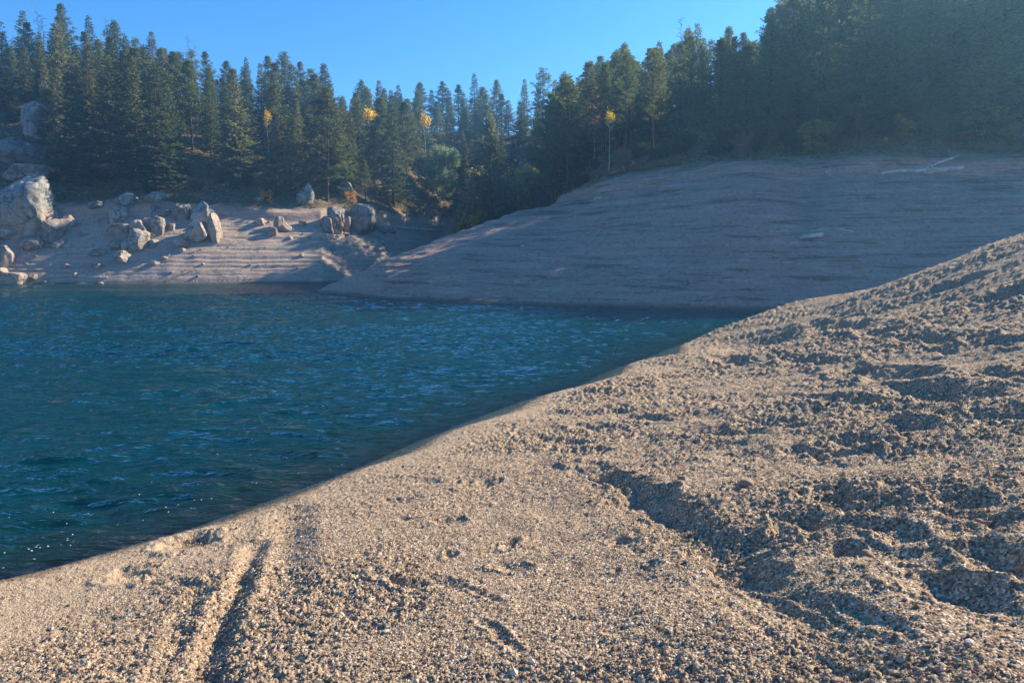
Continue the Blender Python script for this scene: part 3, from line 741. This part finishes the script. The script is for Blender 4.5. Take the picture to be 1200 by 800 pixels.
# the mass of the forest between the treeline and the ridge
TPX = []
def infill(n, pa, pb, margin, sep, pal, hlo, hhi, ylo=0.0, yhi=1.0, wd=1.0):
    c = 0
    for _ in range(n):
        best = None
        for k in range(26):                # the candidate farthest from its neighbours: an even but irregular stand
            px = rr.uniform(pa, pb); a, b = treeY(px) + 2.5, ridgeY(px)
            Y = a + (b - a) * rr.uniform(ylo, yhi)
            if 165 < px < 330 and Y < 104 and rr.random() < .85: continue      # the sunny clearing
            if px < 75 and Y < 110: continue                                   # the boulder pile
            if 495 < px < 612 and Y < 130: continue
            x = key(px) * Y
            dm = min(((px - q[2]) / 20) ** 2 + ((Y - q[1]) / 7) ** 2 + (0 if (x - q[0]) ** 2 + (Y - q[1]) ** 2 > (sep * .8) ** 2 else -50) for q in TREES)
            if best is None or dm > best[0]: best = (dm, px, Y)
        if best is None or best[0] < 0: continue
        _, px, Y = best; x, zg = ground(px, Y)
        h = min(rr.uniform(hlo, hhi), at(px, skyline(px) + margin, Y)[2] - zg)
        if h < 3.5: continue
        put_tree(px, Y, h=h, proto=pick(pal), wide=wd * rr.uniform(.9, 1.25)); c += 1
    print("infill", pa, pb, c)
infill(68, -30, 300, 10, 3.0, FIR + PINE + FIRB + SPR, 8, 16)
infill(48, 300, 650, 8, 3.6, FIR + PINE + SPR + FIRB[:1], 6, 16)
infill(36, 650, 900, 8, 3.4, PINE + FIR + OPEN + SPR, 10, 16)
infill(20, 330, 500, 10, 2.8, FIR + PINE + FIRB + SPR, 7, 13, 0.0, .55)
infill(14, 646, 770, 2, 3.0, PINE + FIR + SPR, 10, 14, 0.0, .5)
infill(20, 975, 1245, 2, 3.2, PINE + FIR + SPR, 16, 20, 0.0, .35)
infill(26, 900, 1240, 6, 3.4, PINE + FIR + OPEN + SPR, 14, 21)
# unseen conifers off to the right, added to cast shade on the bare slope
infill(60, 1245, 1620, -200, 2.6, FIR + SPR, 16, 20, 0.0, .6, 1.25)
infill(36, 1245, 1880, -200, 3.4, PINE + FIR + SPR, 14, 18, 0, 1, 1.2)

for px, Y, top, lab in [(69, 130, 9, "thin dead spar on the left skyline, left one of two"), (74, 131, 16, "twiggy dead tree top on the left skyline beside the thin spar"), (144, 131, 18, "single bare spar poking from the left skyline crowd"),
                        (236, 132, 39, "bare dead tree above the dark skyline clump, taller of two"), (243, 133, 45, "twiggy dead tree beside the taller bare one on the skyline"), (790, 104, 17, "dead spire at the notch of sky above the light streak")]:
    x, zg = ground(px, Y)
    h = at(px, top, Y)[2] - zg
    place(SNAG[rr.randrange(3)], "dead_tree", x, Y, zg - .1, h, lab.replace(" above the light streak", " right of centre"), 'dead tree', "dead trees on the skyline", crown="branches", wide=.8)

# autumn trees and pale broadleaf trees
def put_broad(px, base_y, top_y, pr, name, label, group=None, Y=None, wide=1.0, rz=0.0):
    if Y is None: p = far_hit(px, base_y, 42); x, Y, zg = p
    else: x, zg = ground(px, Y)
    h = at(px, top_y, Y)[2] - zg
    return place(pr, name, x, Y, zg - .1, h, label, 'tree' if h > 3 else 'shrub', group, wide=wide, rz=rz)
ASP1 = broadleaf(301, M_SAGE, M_PALEBARK, 12, .44, 3, .12, .32, 16000, .25)
ASP2 = broadleaf(302, M_YGRN, M_PALEBARK, 9, .46, 2, .08, .28, 12000, .35)
ASPO = broadleaf(303, M_ORA, M_PALEBARK, 7, .30, 1, .2, .17, 3500, .6)
ASPY = broadleaf(304, M_YEL, M_PALEBARK, 10, .12, 1, .70, .20, 1700, .85)
ASPY2 = broadleaf(305, M_YEL, M_PALEBARK, 8, .22, 1, .35, .22, 3800, .5)
YBUSH = broadleaf(306, M_YEL, M_BARK, 2, .60, 4, .05, .15, 1800, .5)
OBUSH = broadleaf(307, M_ORA, M_BARK, 2.5, .55, 4, .05, .13, 2600, .5)
GBUSH = broadleaf(308, M_YGRN, M_BARK, 2.5, .55, 4, .05, .14, 2600, .5)
BBUSH = broadleaf(309, M_BRSH, M_DEAD, 2.5, .60, 5, .05, .12, 2200, .6)
DBUSH = broadleaf(310, M_NEEDLE3, M_BARK, 2.5, .60, 5, .0, .15, 3500, .3)
ORANT = broadleaf(311, M_ORA, M_DEAD, 5, .24, 1, .15, .15, 2600, .6)
put_broad(517, 262, 172, ASP1, "broadleaf_tree", "tall rounded grey-green tree with pale forked stems at the inlet head", Y=127)
put_broad(588, 255, 184, ASP2, "broadleaf_tree", "yellow-green bushy tree beside the end of the bare peninsula", Y=122)
put_broad(566, 255, 205, ASPO, "broadleaf_tree", "orange-brown small tree leaning on the yellow-green bushy tree", Y=121)
put_broad(607, 262, 226, GBUSH, "broadleaf_shrub", "low yellow-green bush under the yellow-green tree", Y=118, wide=.8)
put_broad(662, 238, 190, ASP2, "broadleaf_tree", "sparse pale young tree above the peninsula's shoulder", Y=84, wide=.7)
put_broad(690, 225, 190, ASP2, "broadleaf_tree", "thin pale sapling right of the sparse young tree on the shoulder", Y=80, wide=.6)
put_broad(438, 200, 117, ASPY, "aspen_tree", "aspen with brightest gold top rising over the broad silvery tree", Y=121.5, wide=1.25)
put_broad(322, 190, 118, ASPY, "aspen_tree", "aspen with yellow tuft showing between dark conifers left of centre", Y=104, wide=.55)
put_broad(501, 190, 121, ASPY, "aspen_tree", "slim aspen with small yellow tip above the inlet's grey-green tree", Y=130, wide=.8)
put_broad(711, 190, 118, ASPY, "aspen_tree", "leaning white-stemmed aspen with gold leaves only at its top", Y=66.5, wide=.75)
put_broad(694, 190, 98, ASPO, "aspen_tree", "orange-leaved aspen head left of the leaning white stem", Y=75, wide=.65)
put_broad(736, 195, 108, ASPO, "aspen_tree", "brownish-orange aspen head right of the leaning white stem", Y=76, wide=.5)
put_broad(1041, 182, 126, ORANT, "aspen_sapling", "bright orange sapling under the large open pine", Y=55.5, wide=.9)
put_broad(1026, 196, 156, ORANT, "aspen_sapling", "smaller rusty orange sapling at the slope's top edge", Y=54.6, wide=.9)
put_broad(1087, 120, 66, ASPY2, "aspen_tree", "aspen showing one gold leaf patch beside the large open pine", Y=61, wide=.25)
put_broad(459, 254, 227, ASPY2, "aspen_sapling", "small yellow-orange sapling standing alone above the inlet rubble", Y=112, wide=1.3)
put_broad(444, 235, 213, ORANT, "aspen_sapling", "faint orange sapling behind the two-tone boulders", Y=112, wide=1.1)
put_broad(487, 254, 235, YBUSH, "autumn_shrub", "dull yellow bush between the small sapling and the pale forked tree", Y=120, wide=.9)
put_broad(415, 246, 223, OBUSH, "autumn_shrub", "orange-yellow bush growing over the larger two-tone boulder", Y=104.5, wide=1.0)
put_broad(362, 190, 180, YBUSH, "autumn_shrub", "small lemon-yellow bush right of the two pale firs", Y=112, wide=1.2)
put_broad(318, 238, 222, OBUSH, "autumn_shrub", "small rusty bush at the lip of the left cut bank", Y=98)
put_broad(836, 186, 160, ORANT, "autumn_shrub", "single rusty orange bush on the peninsula's top edge", Y=60, wide=1.1)
put_broad(545, 262, 245, GBUSH, "broadleaf_shrub", "small yellow-green bush at the foot of the pale forked tree", Y=119, wide=.8)
put_broad(558, 264, 248, YBUSH, "autumn_shrub", "dull ochre bush where the peninsula meets the trees", Y=118, wide=.6)
SHR = {id(BBUSH): 'brown twiggy shrub', id(OBUSH): 'orange-brown shrub', id(GBUSH): 'yellow-green shrub', id(DBUSH): 'dark green shrub'}
for px in list(range(930, 1240, 17)):
    Y = treeY(px) + rr.uniform(.5, 4); x, zg = ground(px, Y)
    pb_ = rr.choice([BBUSH, OBUSH, GBUSH, BBUSH, DBUSH]); o_ = place(pb_, "shrub", x, Y, zg - .1, rr.uniform(1.2, 2.6), "brownish shrub in the row along the right slope's top edge", "shrub", "shrubs along the top of the right slope", wide=rr.uniform(.9, 1.4))
    AUTO.append((o_, SHR[id(pb_)] + " at the tree line", px))
for px in list(range(625, 930, 17)):
    Y = treeY(px) + rr.uniform(1.0, 5); x, zg = ground(px, Y)
    pb_ = rr.choice([BBUSH, DBUSH, GBUSH, DBUSH, DBUSH]); o_ = place(pb_, "shrub", x, Y, zg - .1, rr.uniform(.8, 1.9), "low shrub in the dark row behind the peninsula's top edge", "shrub", "shrubs behind the peninsula edge", wide=rr.uniform(.9, 1.4))
    AUTO.append((o_, SHR[id(pb_)] + " at the tree line", px))
for px in list(range(60, 470, 14)):
    Y = treeY(px) + rr.uniform(2.0, 9); x, zg = ground(px, Y)
    pb_ = rr.choice([DBUSH, DBUSH, GBUSH, BBUSH]); o_ = place(pb_, "shrub", x, Y, zg - .1, rr.uniform(.7, 1.8), "low shrub among the shaded rocks above the left bank", "shrub", "shrubs above the left bank", wide=rr.uniform(.9, 1.4))
    AUTO.append((o_, SHR[id(pb_)] + " at the tree line", px))

# every tree and shrub told apart: kind, row, landmark below it, then its turn from the left
MARKS = [(-20, "by the left frame edge"), (42, "above the leaning boulder"), (98, "right of the boulder pile"), (150, "above the pale boulder heap"), (192, "above the cut bank slabs"), (238, "above the split outcrop"),
         (285, "over the middle bench"), (325, "above the small stone group"), (365, "left of the two-tone boulders"), (410, "above the two-tone boulders"), (457, "above the inlet rubble"), (515, "around the pale forked tree"),
         (585, "by the yellow-green tree"), (650, "above the peninsula's shoulder"), (710, "near the leaning white aspen"), (777, "by the peninsula scarp"), (850, "above the middle slope"), (945, "above the stubby log"),
         (1030, "by the orange saplings"), (1085, "above the bleached logs"), (1145, "right of the bleached logs"), (1205, "by the right frame edge")]
CL = {}
for o_, ph_, px_ in AUTO:
    mk = min(MARKS, key=lambda m: abs(m[0] - px_))[1] if px_ < 1235 else "beyond the right frame edge"
    CL.setdefault(f"{ph_} {mk}", []).append((px_, o_))
ORD = ["first", "second", "third", "fourth", "fifth", "sixth", "seventh", "eighth", "ninth", "tenth"]
for lab_, ms in CL.items():
    ms.sort(key=lambda m: m[0])
    for i_, (_, o_) in enumerate(ms):
        o_["label"] = lab_ if len(ms) == 1 or "beyond" in lab_ else f"{lab_}, {'left' if i_ == 0 else 'right'} of two" if len(ms) == 2 else f"{lab_}, {ORD[min(i_, 9)]} from left"

# ------------------------------------------------------------------ boulders
def ico(sub):
    import bmesh
    b = bmesh.new(); bmesh.ops.create_icosphere(b, subdivisions=sub, radius=1.0)
    V = np.array([v.co[:] for v in b.verts]); F = np.array([[v.index for v in f.verts] for f in b.faces]); b.free(); return V, F
ICO4, ICO3, ICO2, ICO1 = ico(5), ico(4), ico(3), ico(2)
def rock_mesh(seed, sx, sy, sz, cuts=9, blocky=.5, base=ICO4, amp=.10):
    rg = np.random.default_rng(seed); V, F = base[0].copy(), base[1]
    p = 2.0 + 3.0 * blocky
    V = V / ((np.abs(V) ** p).sum(1) ** (1 / p))[:, None] 
    for k in range(int(cuts * (1.25 - blocky * .8))):
        n = rg.normal(size=3); n /= np.linalg.norm(n); dd = rg.uniform(.62, .95)
        s = V @ n; m = s > dd; V[m] -= n * ((s[m] - dd) * .93)[:, None]
    V = V * (1 + amp * vn3(V * 1.3 + seed * 3.1, seed)[:, None] + amp * .45 * vn3(V * 3.4 + seed, seed + 1)[:, None] + amp * .2 * vn3(V * 9 + seed, seed + 2)[:, None])
    cr = np.abs(vn3(V * 1.1 + seed * 1.7, seed + 5)); V = V * (1 - .10 * np.exp(-(cr / .035) ** 2))[:, None]
    V = V * [sx, sy, sz]
    return mesh_np("boulder", V, F, M_ROCK, True)
BOULD = [ # px, base y, width px, height px, blocky, tilt, label
 (42, 170, 36, 50, .5, -12, "leaning upright grey boulder standing among trees atop the left pile"),
 (17, 194, 56, 34, .1, 4, "big rounded brown-grey boulder below the leaning upright one"),
 (22, 213, 66, 22, .6, -3, "long flat slab between the rounded boulder and the huge square one"),
 (24, 283, 62, 78, .9, 0, "huge square boulder on the left, grey above and pale below"),
 (8, 284, 28, 20, .2, 0, "rounded pale boulder at the foot of the huge square one, frame edge"),
 (36, 283, 24, 18, .1, 8, "round pale boulder leaning on the foot of the huge square one"),
 (62, 285, 25, 30, .8, 3, "cracked pale block stacked right of the huge square boulder"),
 (57, 262, 14, 14, .4, 0, "small block resting behind the cracked pale block"),
 (79, 272, 13, 20, .4, 5, "narrow upright stone right of the cracked pale block"),
 (95, 279, 13, 10, .2, 0, "low round stone right of the narrow upright one"),
 (34, 296, 25, 17, .3, -8, "sunlit bright-sided boulder lying on the left beach"),
 (64, 293, 14, 11, .3, 0, "sunlit angular stone below the cracked pale block"),
 (76, 293, 10, 6, .4, 0, "small flat sunlit stone beside the angular one"),
 (3, 318, 18, 30, .2, 10, "sunlit boulder cut by the left frame edge above the water"),
 (10, 336, 34, 16, .4, 0, "wide pale boulder at the waterline in the left corner"),
 (32, 332, 18, 12, .2, 0, "rounded stone between the waterline boulders at far left"),
 (2, 326, 14, 12, .3, 0, "small stone tucked between the two sunlit boulders at far left"),
 (85, 328, 9, 9, .4, 0, "lone upright stone just above the waterline"),
 (53, 332, 10, 6, .2, 0, "small low stone at the waterline right of the rounded one"),
 (116, 334, 11, 4, .2, 0, "flat stone half sunk at the waterline"),
 (138, 263, 24, 22, .4, 6, "upper left boulder of the pale heap in mid beach"),
 (137, 279, 26, 19, .5, 0, "square-sided boulder at the left of the pale heap"),
 (162, 282, 22, 23, .2, 0, "rounded middle boulder of the pale heap"),
 (171, 266, 12, 12, .1, 0, "small round boulder on top of the pale heap"),
 (182, 277, 17, 26, .4, 0, "upright boulder with lit flat top at the right of the pale heap"),
 (160, 295, 27, 26, .1, 0, "largest rounded boulder at the front of the pale heap"),
 (150, 297, 20, 15, .1, 0, "low rounded boulder leaning on the heap's largest one"),
 (178, 280, 9, 10, .1, 0, "small egg-shaped stone at the right foot of the heap"),
 (178, 291, 13, 10, .3, 0, "small angular stone right of the heap's largest boulder"),
 (134, 292, 18, 11, .3, 0, "shaded stone left of the heap's low rounded boulder"),
 (140, 308, 28, 14, .4, 0, "separate flat boulder on the beach below the heap"),
 (112, 300, 20, 8, .5, 0, "flat rough ledge stone left of the separate flat boulder"),
 (191, 306, 9, 6, .2, 10, "small tilted stone on the open strand lines"),
 (180, 311, 12, 5, .3, 0, "low stone just left of the small tilted one"),
 (178, 238, 28, 13, .5, -3, "flat slab lying at the top of the left cut bank"),
 (183, 253, 30, 14, .6, 4, "flat slab jutting from the cut bank above the heap"),
 (213, 262, 18, 28, .3, 4, "upright brown boulder set in the cut bank"),
 (201, 270, 12, 10, .3, 4, "small brown stone below the upright brown boulder"),
 (235, 263, 27, 27, .3, 4, "rounded top boulder of the split pale outcrop"),
 (229, 287, 25, 28, .6, 20, "tilted slab at the left foot of the split pale outcrop"),
 (239, 280, 16, 20, .4, 0, "wedge boulder in the middle of the split pale outcrop"),
 (250, 284, 16, 34, .6, -16, "tall slab leaning on the right of the split pale outcrop"),
 (210, 292, 20, 13, .3, 0, "low boulder on the bench left of the split outcrop"),
 (212, 296, 10, 6, .3, 0, "small stone in front of the low bench boulder"),
 (303, 266, 14, 10, .6, 0, "squarish pale stone near the bench driftwood"),
 (325, 272, 13, 18, .5, 10, "upright pale stone of the small middle group"),
 (333, 271, 15, 10, .6, 0, "blocky stone right of the upright pale stone"),
 (319, 279, 12, 13, .4, 0, "lower stone in front of the upright pale stone"),
 (354, 266, 9, 9, .4, 0, "small pointed stone midway to the two-tone boulders"),
 (371, 268, 9, 8, .3, 0, "small stone just left of the two-tone boulders"),
 (339, 282, 8, 5, .3, 0, "dark small stone lying alone on the bench"),
 (384, 273, 14, 20, .4, -8, "split-off flake against the smaller two-tone boulder"),
 (392, 273, 24, 31, .3, -3, "smaller upright two-tone boulder, grey cap over pale base"),
 (407, 273, 11, 19, .4, 0, "narrow stone wedged between the two-tone boulders"),
 (423, 275, 35, 34, .35, 0, "larger broad two-tone boulder, grey cap over pale base"),
 (405, 277, 8, 5, .3, 0, "small stone at the feet of the two-tone boulders"),
 (446, 272, 16, 10, .4, 0, "low grey boulder right of the larger two-tone one"),
 (457, 273, 12, 8, .5, 0, "angular rubble stone at the inlet head"),
 (357, 240, 20, 25, .2, 5, "shaded upright grey boulder among dark shrubs above the bank"),
 (405, 232, 18, 20, .2, 0, "round grey boulder in shade under the small light green firs"),
 (277, 210, 14, 10, .3, 0, "pale boulder on the clearing slope below the shaggy fir"),
 (303, 238, 12, 7, .3, 0, "pale low boulder on the lip of the cut bank"),
 (205, 198, 12, 6, .3, 0, "small stone in the sunlit clearing"),
 (549, 266, 9, 6, .4, 0, "pale stone where the peninsula meets the shaded shore"),
 (110, 245, 20, 10, .4, 0, "low brown boulder at the foot of the left stand"),
 (145, 244, 24, 20, .4, 0, "broad brown boulder embedded above the pale heap"),
]
for i, (px, by, wp, hp, bl, tilt, lab) in enumerate(BOULD):
    p = far_hit(px, by - 1, 70); Y = p[1]
    W = wp / 862 * Y; Hh = hp / 862 * Y
    zb = at(px, by, Y)[2]; sz = Hh * .5 * 1.12
    o = link("boulder", rock_mesh(500 + i, W * (.49 if i not in (1, 3) else .45), W * .5, sz, 10, bl, ICO4 if wp > 14 else ICO3))
    o.location = (p[0], Y + W * .28, min(zb, p[2]) + Hh * .5 - sz * .08); o.rotation_euler = (0, math.radians(tilt), 0)
    tag(o, lab, "boulder", "boulders on the left shore")
# scatter of small stones on the far benches
SM = [rock_mesh(700 + i, 1, 1, .75, 8, .4, ICO2) for i in range(6)]
n = 0
sm_rng = random.Random(5)
while n < 110:
    px = sm_rng.uniform(-10, 480) if sm_rng.random() < .8 else sm_rng.uniform(440, 1000)
    by = sm_rng.triangular(255, 330, 275) if px < 480 else sm_rng.uniform(240, 350)
    p = far_hit(px, by, 34 if px > 480 else 70)
    if p[2] < .2 or p[2] > 8.4: continue
    s = (.07 + .30 * sm_rng.random() ** 2.5) * (1.5 if px < 120 or 190 < px < 270 else 1) * (.55 if px > 480 else 1)
    o = link("small_stone", SM[sm_rng.randrange(6)]); o.location = (p[0], p[1], p[2] + s * .3); o.scale = (s, s * .9, s); o.rotation_euler = (0, 0, sm_rng.uniform(0, 6))
    tag(o, "small pale stone strewn on the bare benches below the tree line", "stone", "small stones on the far benches"); n += 1

# ------------------------------------------------------------------ driftwood and logs
def log(a, b, r0, r1, label, name="driftwood_log", lift=.0, ymin=34, branches=0, sag=0.0, seed=1, absz=None):
    rg = np.random.default_rng(seed)
    A_ = far_hit(*a, ymin); B_ = far_hit(*b, ymin)
    if abs(a[1] - b[1]) < 13 and abs(A_[1] - B_[1]) > 2.0:      # lies along the contour: same height at both ends
        Ys = np.arange(A_[1] - 12, A_[1] + 12, .1); k_ = np.argmin(np.abs(far_h(key(b[0]) * Ys, Ys) - A_[2])); B_ = np.array([key(b[0]) * Ys[k_], Ys[k_], A_[2]])
    A_[2] += r0 * .7; B_[2] += r1 * .7 + lift
    mid = (A_ + B_) / 2
    o_ = bpy.data.objects.new(name, None)
    V = []; F = []; N = 9
    pl = [A_ + (B_ - A_) * t + np.array([0, 0, .02 * math.sin(t * 7 + seed)]) + rg.normal(0, .015, 3) for t in np.linspace(0, 1, N)]
    for q in pl: q[2] = min(max(q[2], float(far_h(q[0], q[1])) + r1 * .3), q[2] + .12)
    ra = [r0 + (r1 - r0) * t for t in np.linspace(0, 1, N)]
    tube(V, F, pl, ra, 8); tube(V, F, [pl[0] - (pl[1] - pl[0]) * .04, pl[0]], [r0 * .5, r0], 8); tube(V, F, [pl[-1], pl[-1] + (pl[-1] - pl[-2]) * .04], [r1, r1 * .3], 8)
    for k in range(branches):
        t = rg.uniform(.3, .95); q = A_ + (B_ - A_) * t; v = rg.normal(size=3); v[2] = abs(v[2]) * .8; v /= np.linalg.norm(v)
        tube(V, F, [q, q + v * .35, q + v * .8 + [0, 0, .1]], [r1 * .7, r1 * .5, .012], 5)
    V = np.array(V) - mid
    m = link(name, mesh_np(name, V, np.array(F), M_DRIFT)); m.location = mid
    return tag(m, label, "log", "bleached logs on the shore")
log((1032, 206), (1116, 202), .085, .17, "longest bleached log lying across the top of the right slope", branches=2, seed=2)
log((1082, 205), (1129, 201), .07, .15, "thick-ended bleached log just behind the longest one", seed=3)
log((1072, 203), (1117, 194), .05, .09, "thin bleached log propped above the two others on the right slope", branches=2, lift=.35, seed=4)
log((937, 281), (964, 278), .10, .15, "short stubby grey log on the right slope", seed=5)
log((950, 272), (1001, 272), .04, .05, "thin pale pole above the short stubby log", seed=6)
log((901, 273), (922, 272), .03, .04, "short pale stick left of the thin pale pole", seed=7)
log((688, 237), (703, 234), .05, .09, "small pale log under the peninsula's scarp", seed=8)
log((968, 202), (976, 211), .05, .04, "small dead stub at the top of the right slope", seed=9)
log((466, 268), (520, 267), .12, .18, "grey log lying across the head of the inlet", ymin=75, seed=10, branches=2)
log((279, 266), (312, 262), .07, .11, "pale driftwood log on the left bench under the cut bank", ymin=70, seed=11, branches=2)
log((60, 323), (126, 326), .05, .08, "sunlit long pole lying near the water on the left beach", ymin=70, seed=12, branches=1)
log((205, 325), (226, 318), .04, .05, "thin sunlit branch on the strand lines", ymin=70, seed=13, branches=3)
log((85, 297), (118, 292), .06, .10, "sunlit log beside the stones of the left beach", ymin=70, seed=14, branches=1)
# tangle of dead roots
rg = np.random.default_rng(3); p = far_hit(506, 265, 75); V = []; F = []
for k in range(46):
    a = rg.uniform(0, 6.28); el = rg.uniform(.1, 1.3); L = rg.uniform(.8, 2.6); v = np.array([math.cos(a) * math.cos(el), math.sin(a) * math.cos(el), math.sin(el)])
    s = np.array([rg.normal(0, .6), rg.normal(0, .4), -.1]); tube(V, F, [s, s + v * L * .5 + rg.normal(0, .1, 3), s + v * L + rg.normal(0, .2, 3)], [.05, .035, .012], 4)
o = link("root_tangle", mesh_np("root_tangle", np.array(V), np.array(F), M_DRIFT)); o.location = p
tag(o, "grey tangle of dead roots at the foot of the pale forked tree", "dead roots")

# ------------------------------------------------------------------ undergrowth on the forest floor
rg = np.random.default_rng(21); n = 26000
pxs = rg.uniform(-60, 1300, n); tt = rg.random(n) ** 1.4
Ty = np.array([treeY(p) for p in pxs]); Ry = np.array([ridgeY(p) for p in pxs]); Yq = Ty + .3 + (Ry - Ty) * tt * .75
xq = key(pxs) * Yq; zq = far_h(xq, Yq)
ok = (zq > 8.4); xq, Yq, zq = xq[ok], Yq[ok], zq[ok]
ok = fbm(xq / 3, Yq / 3, 400, 3) > -.05; xq, Yq, zq = xq[ok], Yq[ok], zq[ok]
base = np.stack([xq, Yq, zq - .05], 1); base = np.repeat(base, 5, 0) + rg.normal(0, .12, (len(base) * 5, 3)) * [1, 1, .2]
D = rg.normal(size=base.shape) * [.7, .7, .3] + [0, 0, .8]; Ls = rg.uniform(.15, .5, len(base))
LV, LF = sprays(base, D, Ls, Ls * .35, rg)
M_UND = mat_leaf("dry_undergrowth", (0.09, 0.085, 0.04), (0.30, 0.23, 0.12), .3)
tag(link("undergrowth", mesh_np("undergrowth", LV, LF, M_UND, False)), "dry grass and low growth covering the forest floor", "undergrowth", kind="stuff")

# ------------------------------------------------------------------ loose gravel on the bank
rg = np.random.default_rng(33)
def pebble_field(n, rlo, rhi, slo, shi, seed, expo=1.7):
    rg = np.random.default_rng(seed)
    base = ICO1 if slo > .02 else None
    B = ico(1)
    az = rg.uniform(-math.radians(44), math.radians(44), n); r = rlo * (rhi / rlo) ** rg.random(n)
    x = r * np.sin(az); y = r * np.cos(az)
    nb = near_base(x, y)
    dens = fbm(x / 1.1, y / 1.1, 47, 3) + 0.25 * sst(-1, 3, x + .12 * y)
    ok = (nb > .06) & ((dens > -.05) | (rg.random(n) < .18)); x, y, r = x[ok], y[ok], r[ok]; n = len(x)
    s = slo + (shi - slo) * rg.random(n) ** expo * 1.0
    s = s * (1 + .05 * np.clip(r - 5, 0, 20))
    z = near_h(x.copy(), y.copy()) + s * .15
    V0 = B[0]; m = len(V0)
    J = V0[None] * (1 + rg.normal(0, .13, (n, m, 1))) * rg.uniform(.65, 1.25, (n, 1, 3)) * s[:, None, None] * [1, 1, .8]
    a = rg.uniform(0, 6.28, n); c, sn = np.cos(a)[:, None], np.sin(a)[:, None]
    Xr = J[..., 0] * c - J[..., 1] * sn; Yr = J[..., 0] * sn + J[..., 1] * c
    Vv = np.stack([Xr + x[:, None], Yr + y[:, None], J[..., 2] + z[:, None]], -1).reshape(-1, 3)
    Ff = (B[1][None] + (np.arange(n) * m)[:, None, None]).reshape(-1, 3)
    return Vv, Ff
Va, Fa = pebble_field(90000, 1.8, 9, .0035, .0085, 1)
Vb, Fb = pebble_field(9000, 1.8, 22, .008, .019, 2, 2.2)
V = np.concatenate([Va, Vb]); F = np.concatenate([Fa, Fb + len(Va)])
tag(link("gravel", mesh_np("gravel", V, F, M_STONE, False)), "loose coarse granite gravel covering the near bank", "gravel", kind="stuff")
# the few bigger stones one can pick out
ST = [(1155, 612, 16, "reddish fist-sized stone near the right edge of the gravel"), (875, 573, 20, "flattish pale stone lying above the deep hollow"), (800, 568, 12, "dark rounded stone left of the flattish pale one"),
      (1016, 648, 13, "squarish dark stone on the rim of the middle hollow"), (903, 609, 9, "round dark stone above the footprint hollow"), (1148, 608, 9, "small stone touching the reddish one"), (1190, 632, 12, "grey stone at the right edge beside the deep hollow"),
      (1183, 737, 9, "pale round stone near the bottom right corner"), (1070, 766, 9, "rusty stone near the bottom right"), (475, 706, 8, "reddish chip near the bottom left hollow"), (1110, 618, 10, "grey pebble between two right-hand hollows")]
for i, (px, py, wp, lab) in enumerate(ST):
    h = near_hit(px, py); s = wp / 862 * h[1] * .5
    o = link("stone", rock_mesh(900 + i, s, s * .8, s * .6, 8, .4, ICO2)); o.data.materials.clear(); o.data.materials.append(M_STONE)
    o.location = (h[0], h[1], float(near_h(np.array([h[0]]), np.array([h[1]]))[0]) + s * .25); o.rotation_euler = (0, 0, i)
    tag(o, lab, "stone", "bigger stones on the gravel bank")

# ------------------------------------------------------------------ pale flecks afloat near the beach
FL = NT("floating_fleck"); M_FL = FL.done(FL.princ((0.75, 0.74, 0.66), .5).outputs[0])
Lf = np.array([[0, -1, 0], [.45, -.3, .1], [.4, .4, .05], [0, 1, .12], [-.4, .4, .02], [-.45, -.3, .1]]); fm = bpy.data.meshes.new("fleck_blade")
fm.from_pydata([tuple(v) for v in Lf], [], [tuple(range(6))]); fm.materials.append(M_FL)
fr2 = random.Random(9)
for k in range(60):
    px = fr2.uniform(0, 420); py = 680 - px * .31 - abs(fr2.gauss(0, 1)) * 42 - 8
    q = on_z(px, py, 0); o = link("floating_fleck", fm); s = fr2.uniform(.005, .011)
    o.location = (q[0], q[1], .016); o.scale = (s * 1.3, s, s); o.rotation_euler = (fr2.uniform(-.2, .2), fr2.uniform(-.2, .2), fr2.uniform(0, 6))
    tag(o, "tiny pale fleck floating on the water off the gravel beach", "floating leaf", "pale flecks floating near the beach")

# ------------------------------------------------------------------ blue haze volume added in place of veiling lens glare
def haze():
    x0, x1, y0, y1, z0, z1 = -425, 425, -405, 425, -5.4, 62
    V = [(x, y, z) for z in (z0, z1) for x, y in ((x0, y0), (x1, y0), (x1, y1), (x0, y1))]
    F = [(3, 2, 1, 0), (4, 5, 6, 7), (0, 1, 5, 4), (1, 2, 6, 5), (2, 3, 7, 6), (3, 0, 4, 7)]
    t = NT("glare_veil_haze"); v = t.n("ShaderNodeVolumePrincipled")
    v.inputs["Color"].default_value = (0.27, 0.61, 1.0, 1); v.inputs["Density"].default_value = 0.00122; v.inputs["Anisotropy"].default_value = 0.6
    t.l(v.outputs[0], t.out.inputs["Volume"])
    o = link("haze", mesh_np("haze", np.array(V), np.array(F), t.m, False))
    tag(o, "thin blue haze added over the lake in place of veiling glare", "haze", kind="stuff")
haze()
print("objects", len(bpy.data.objects))
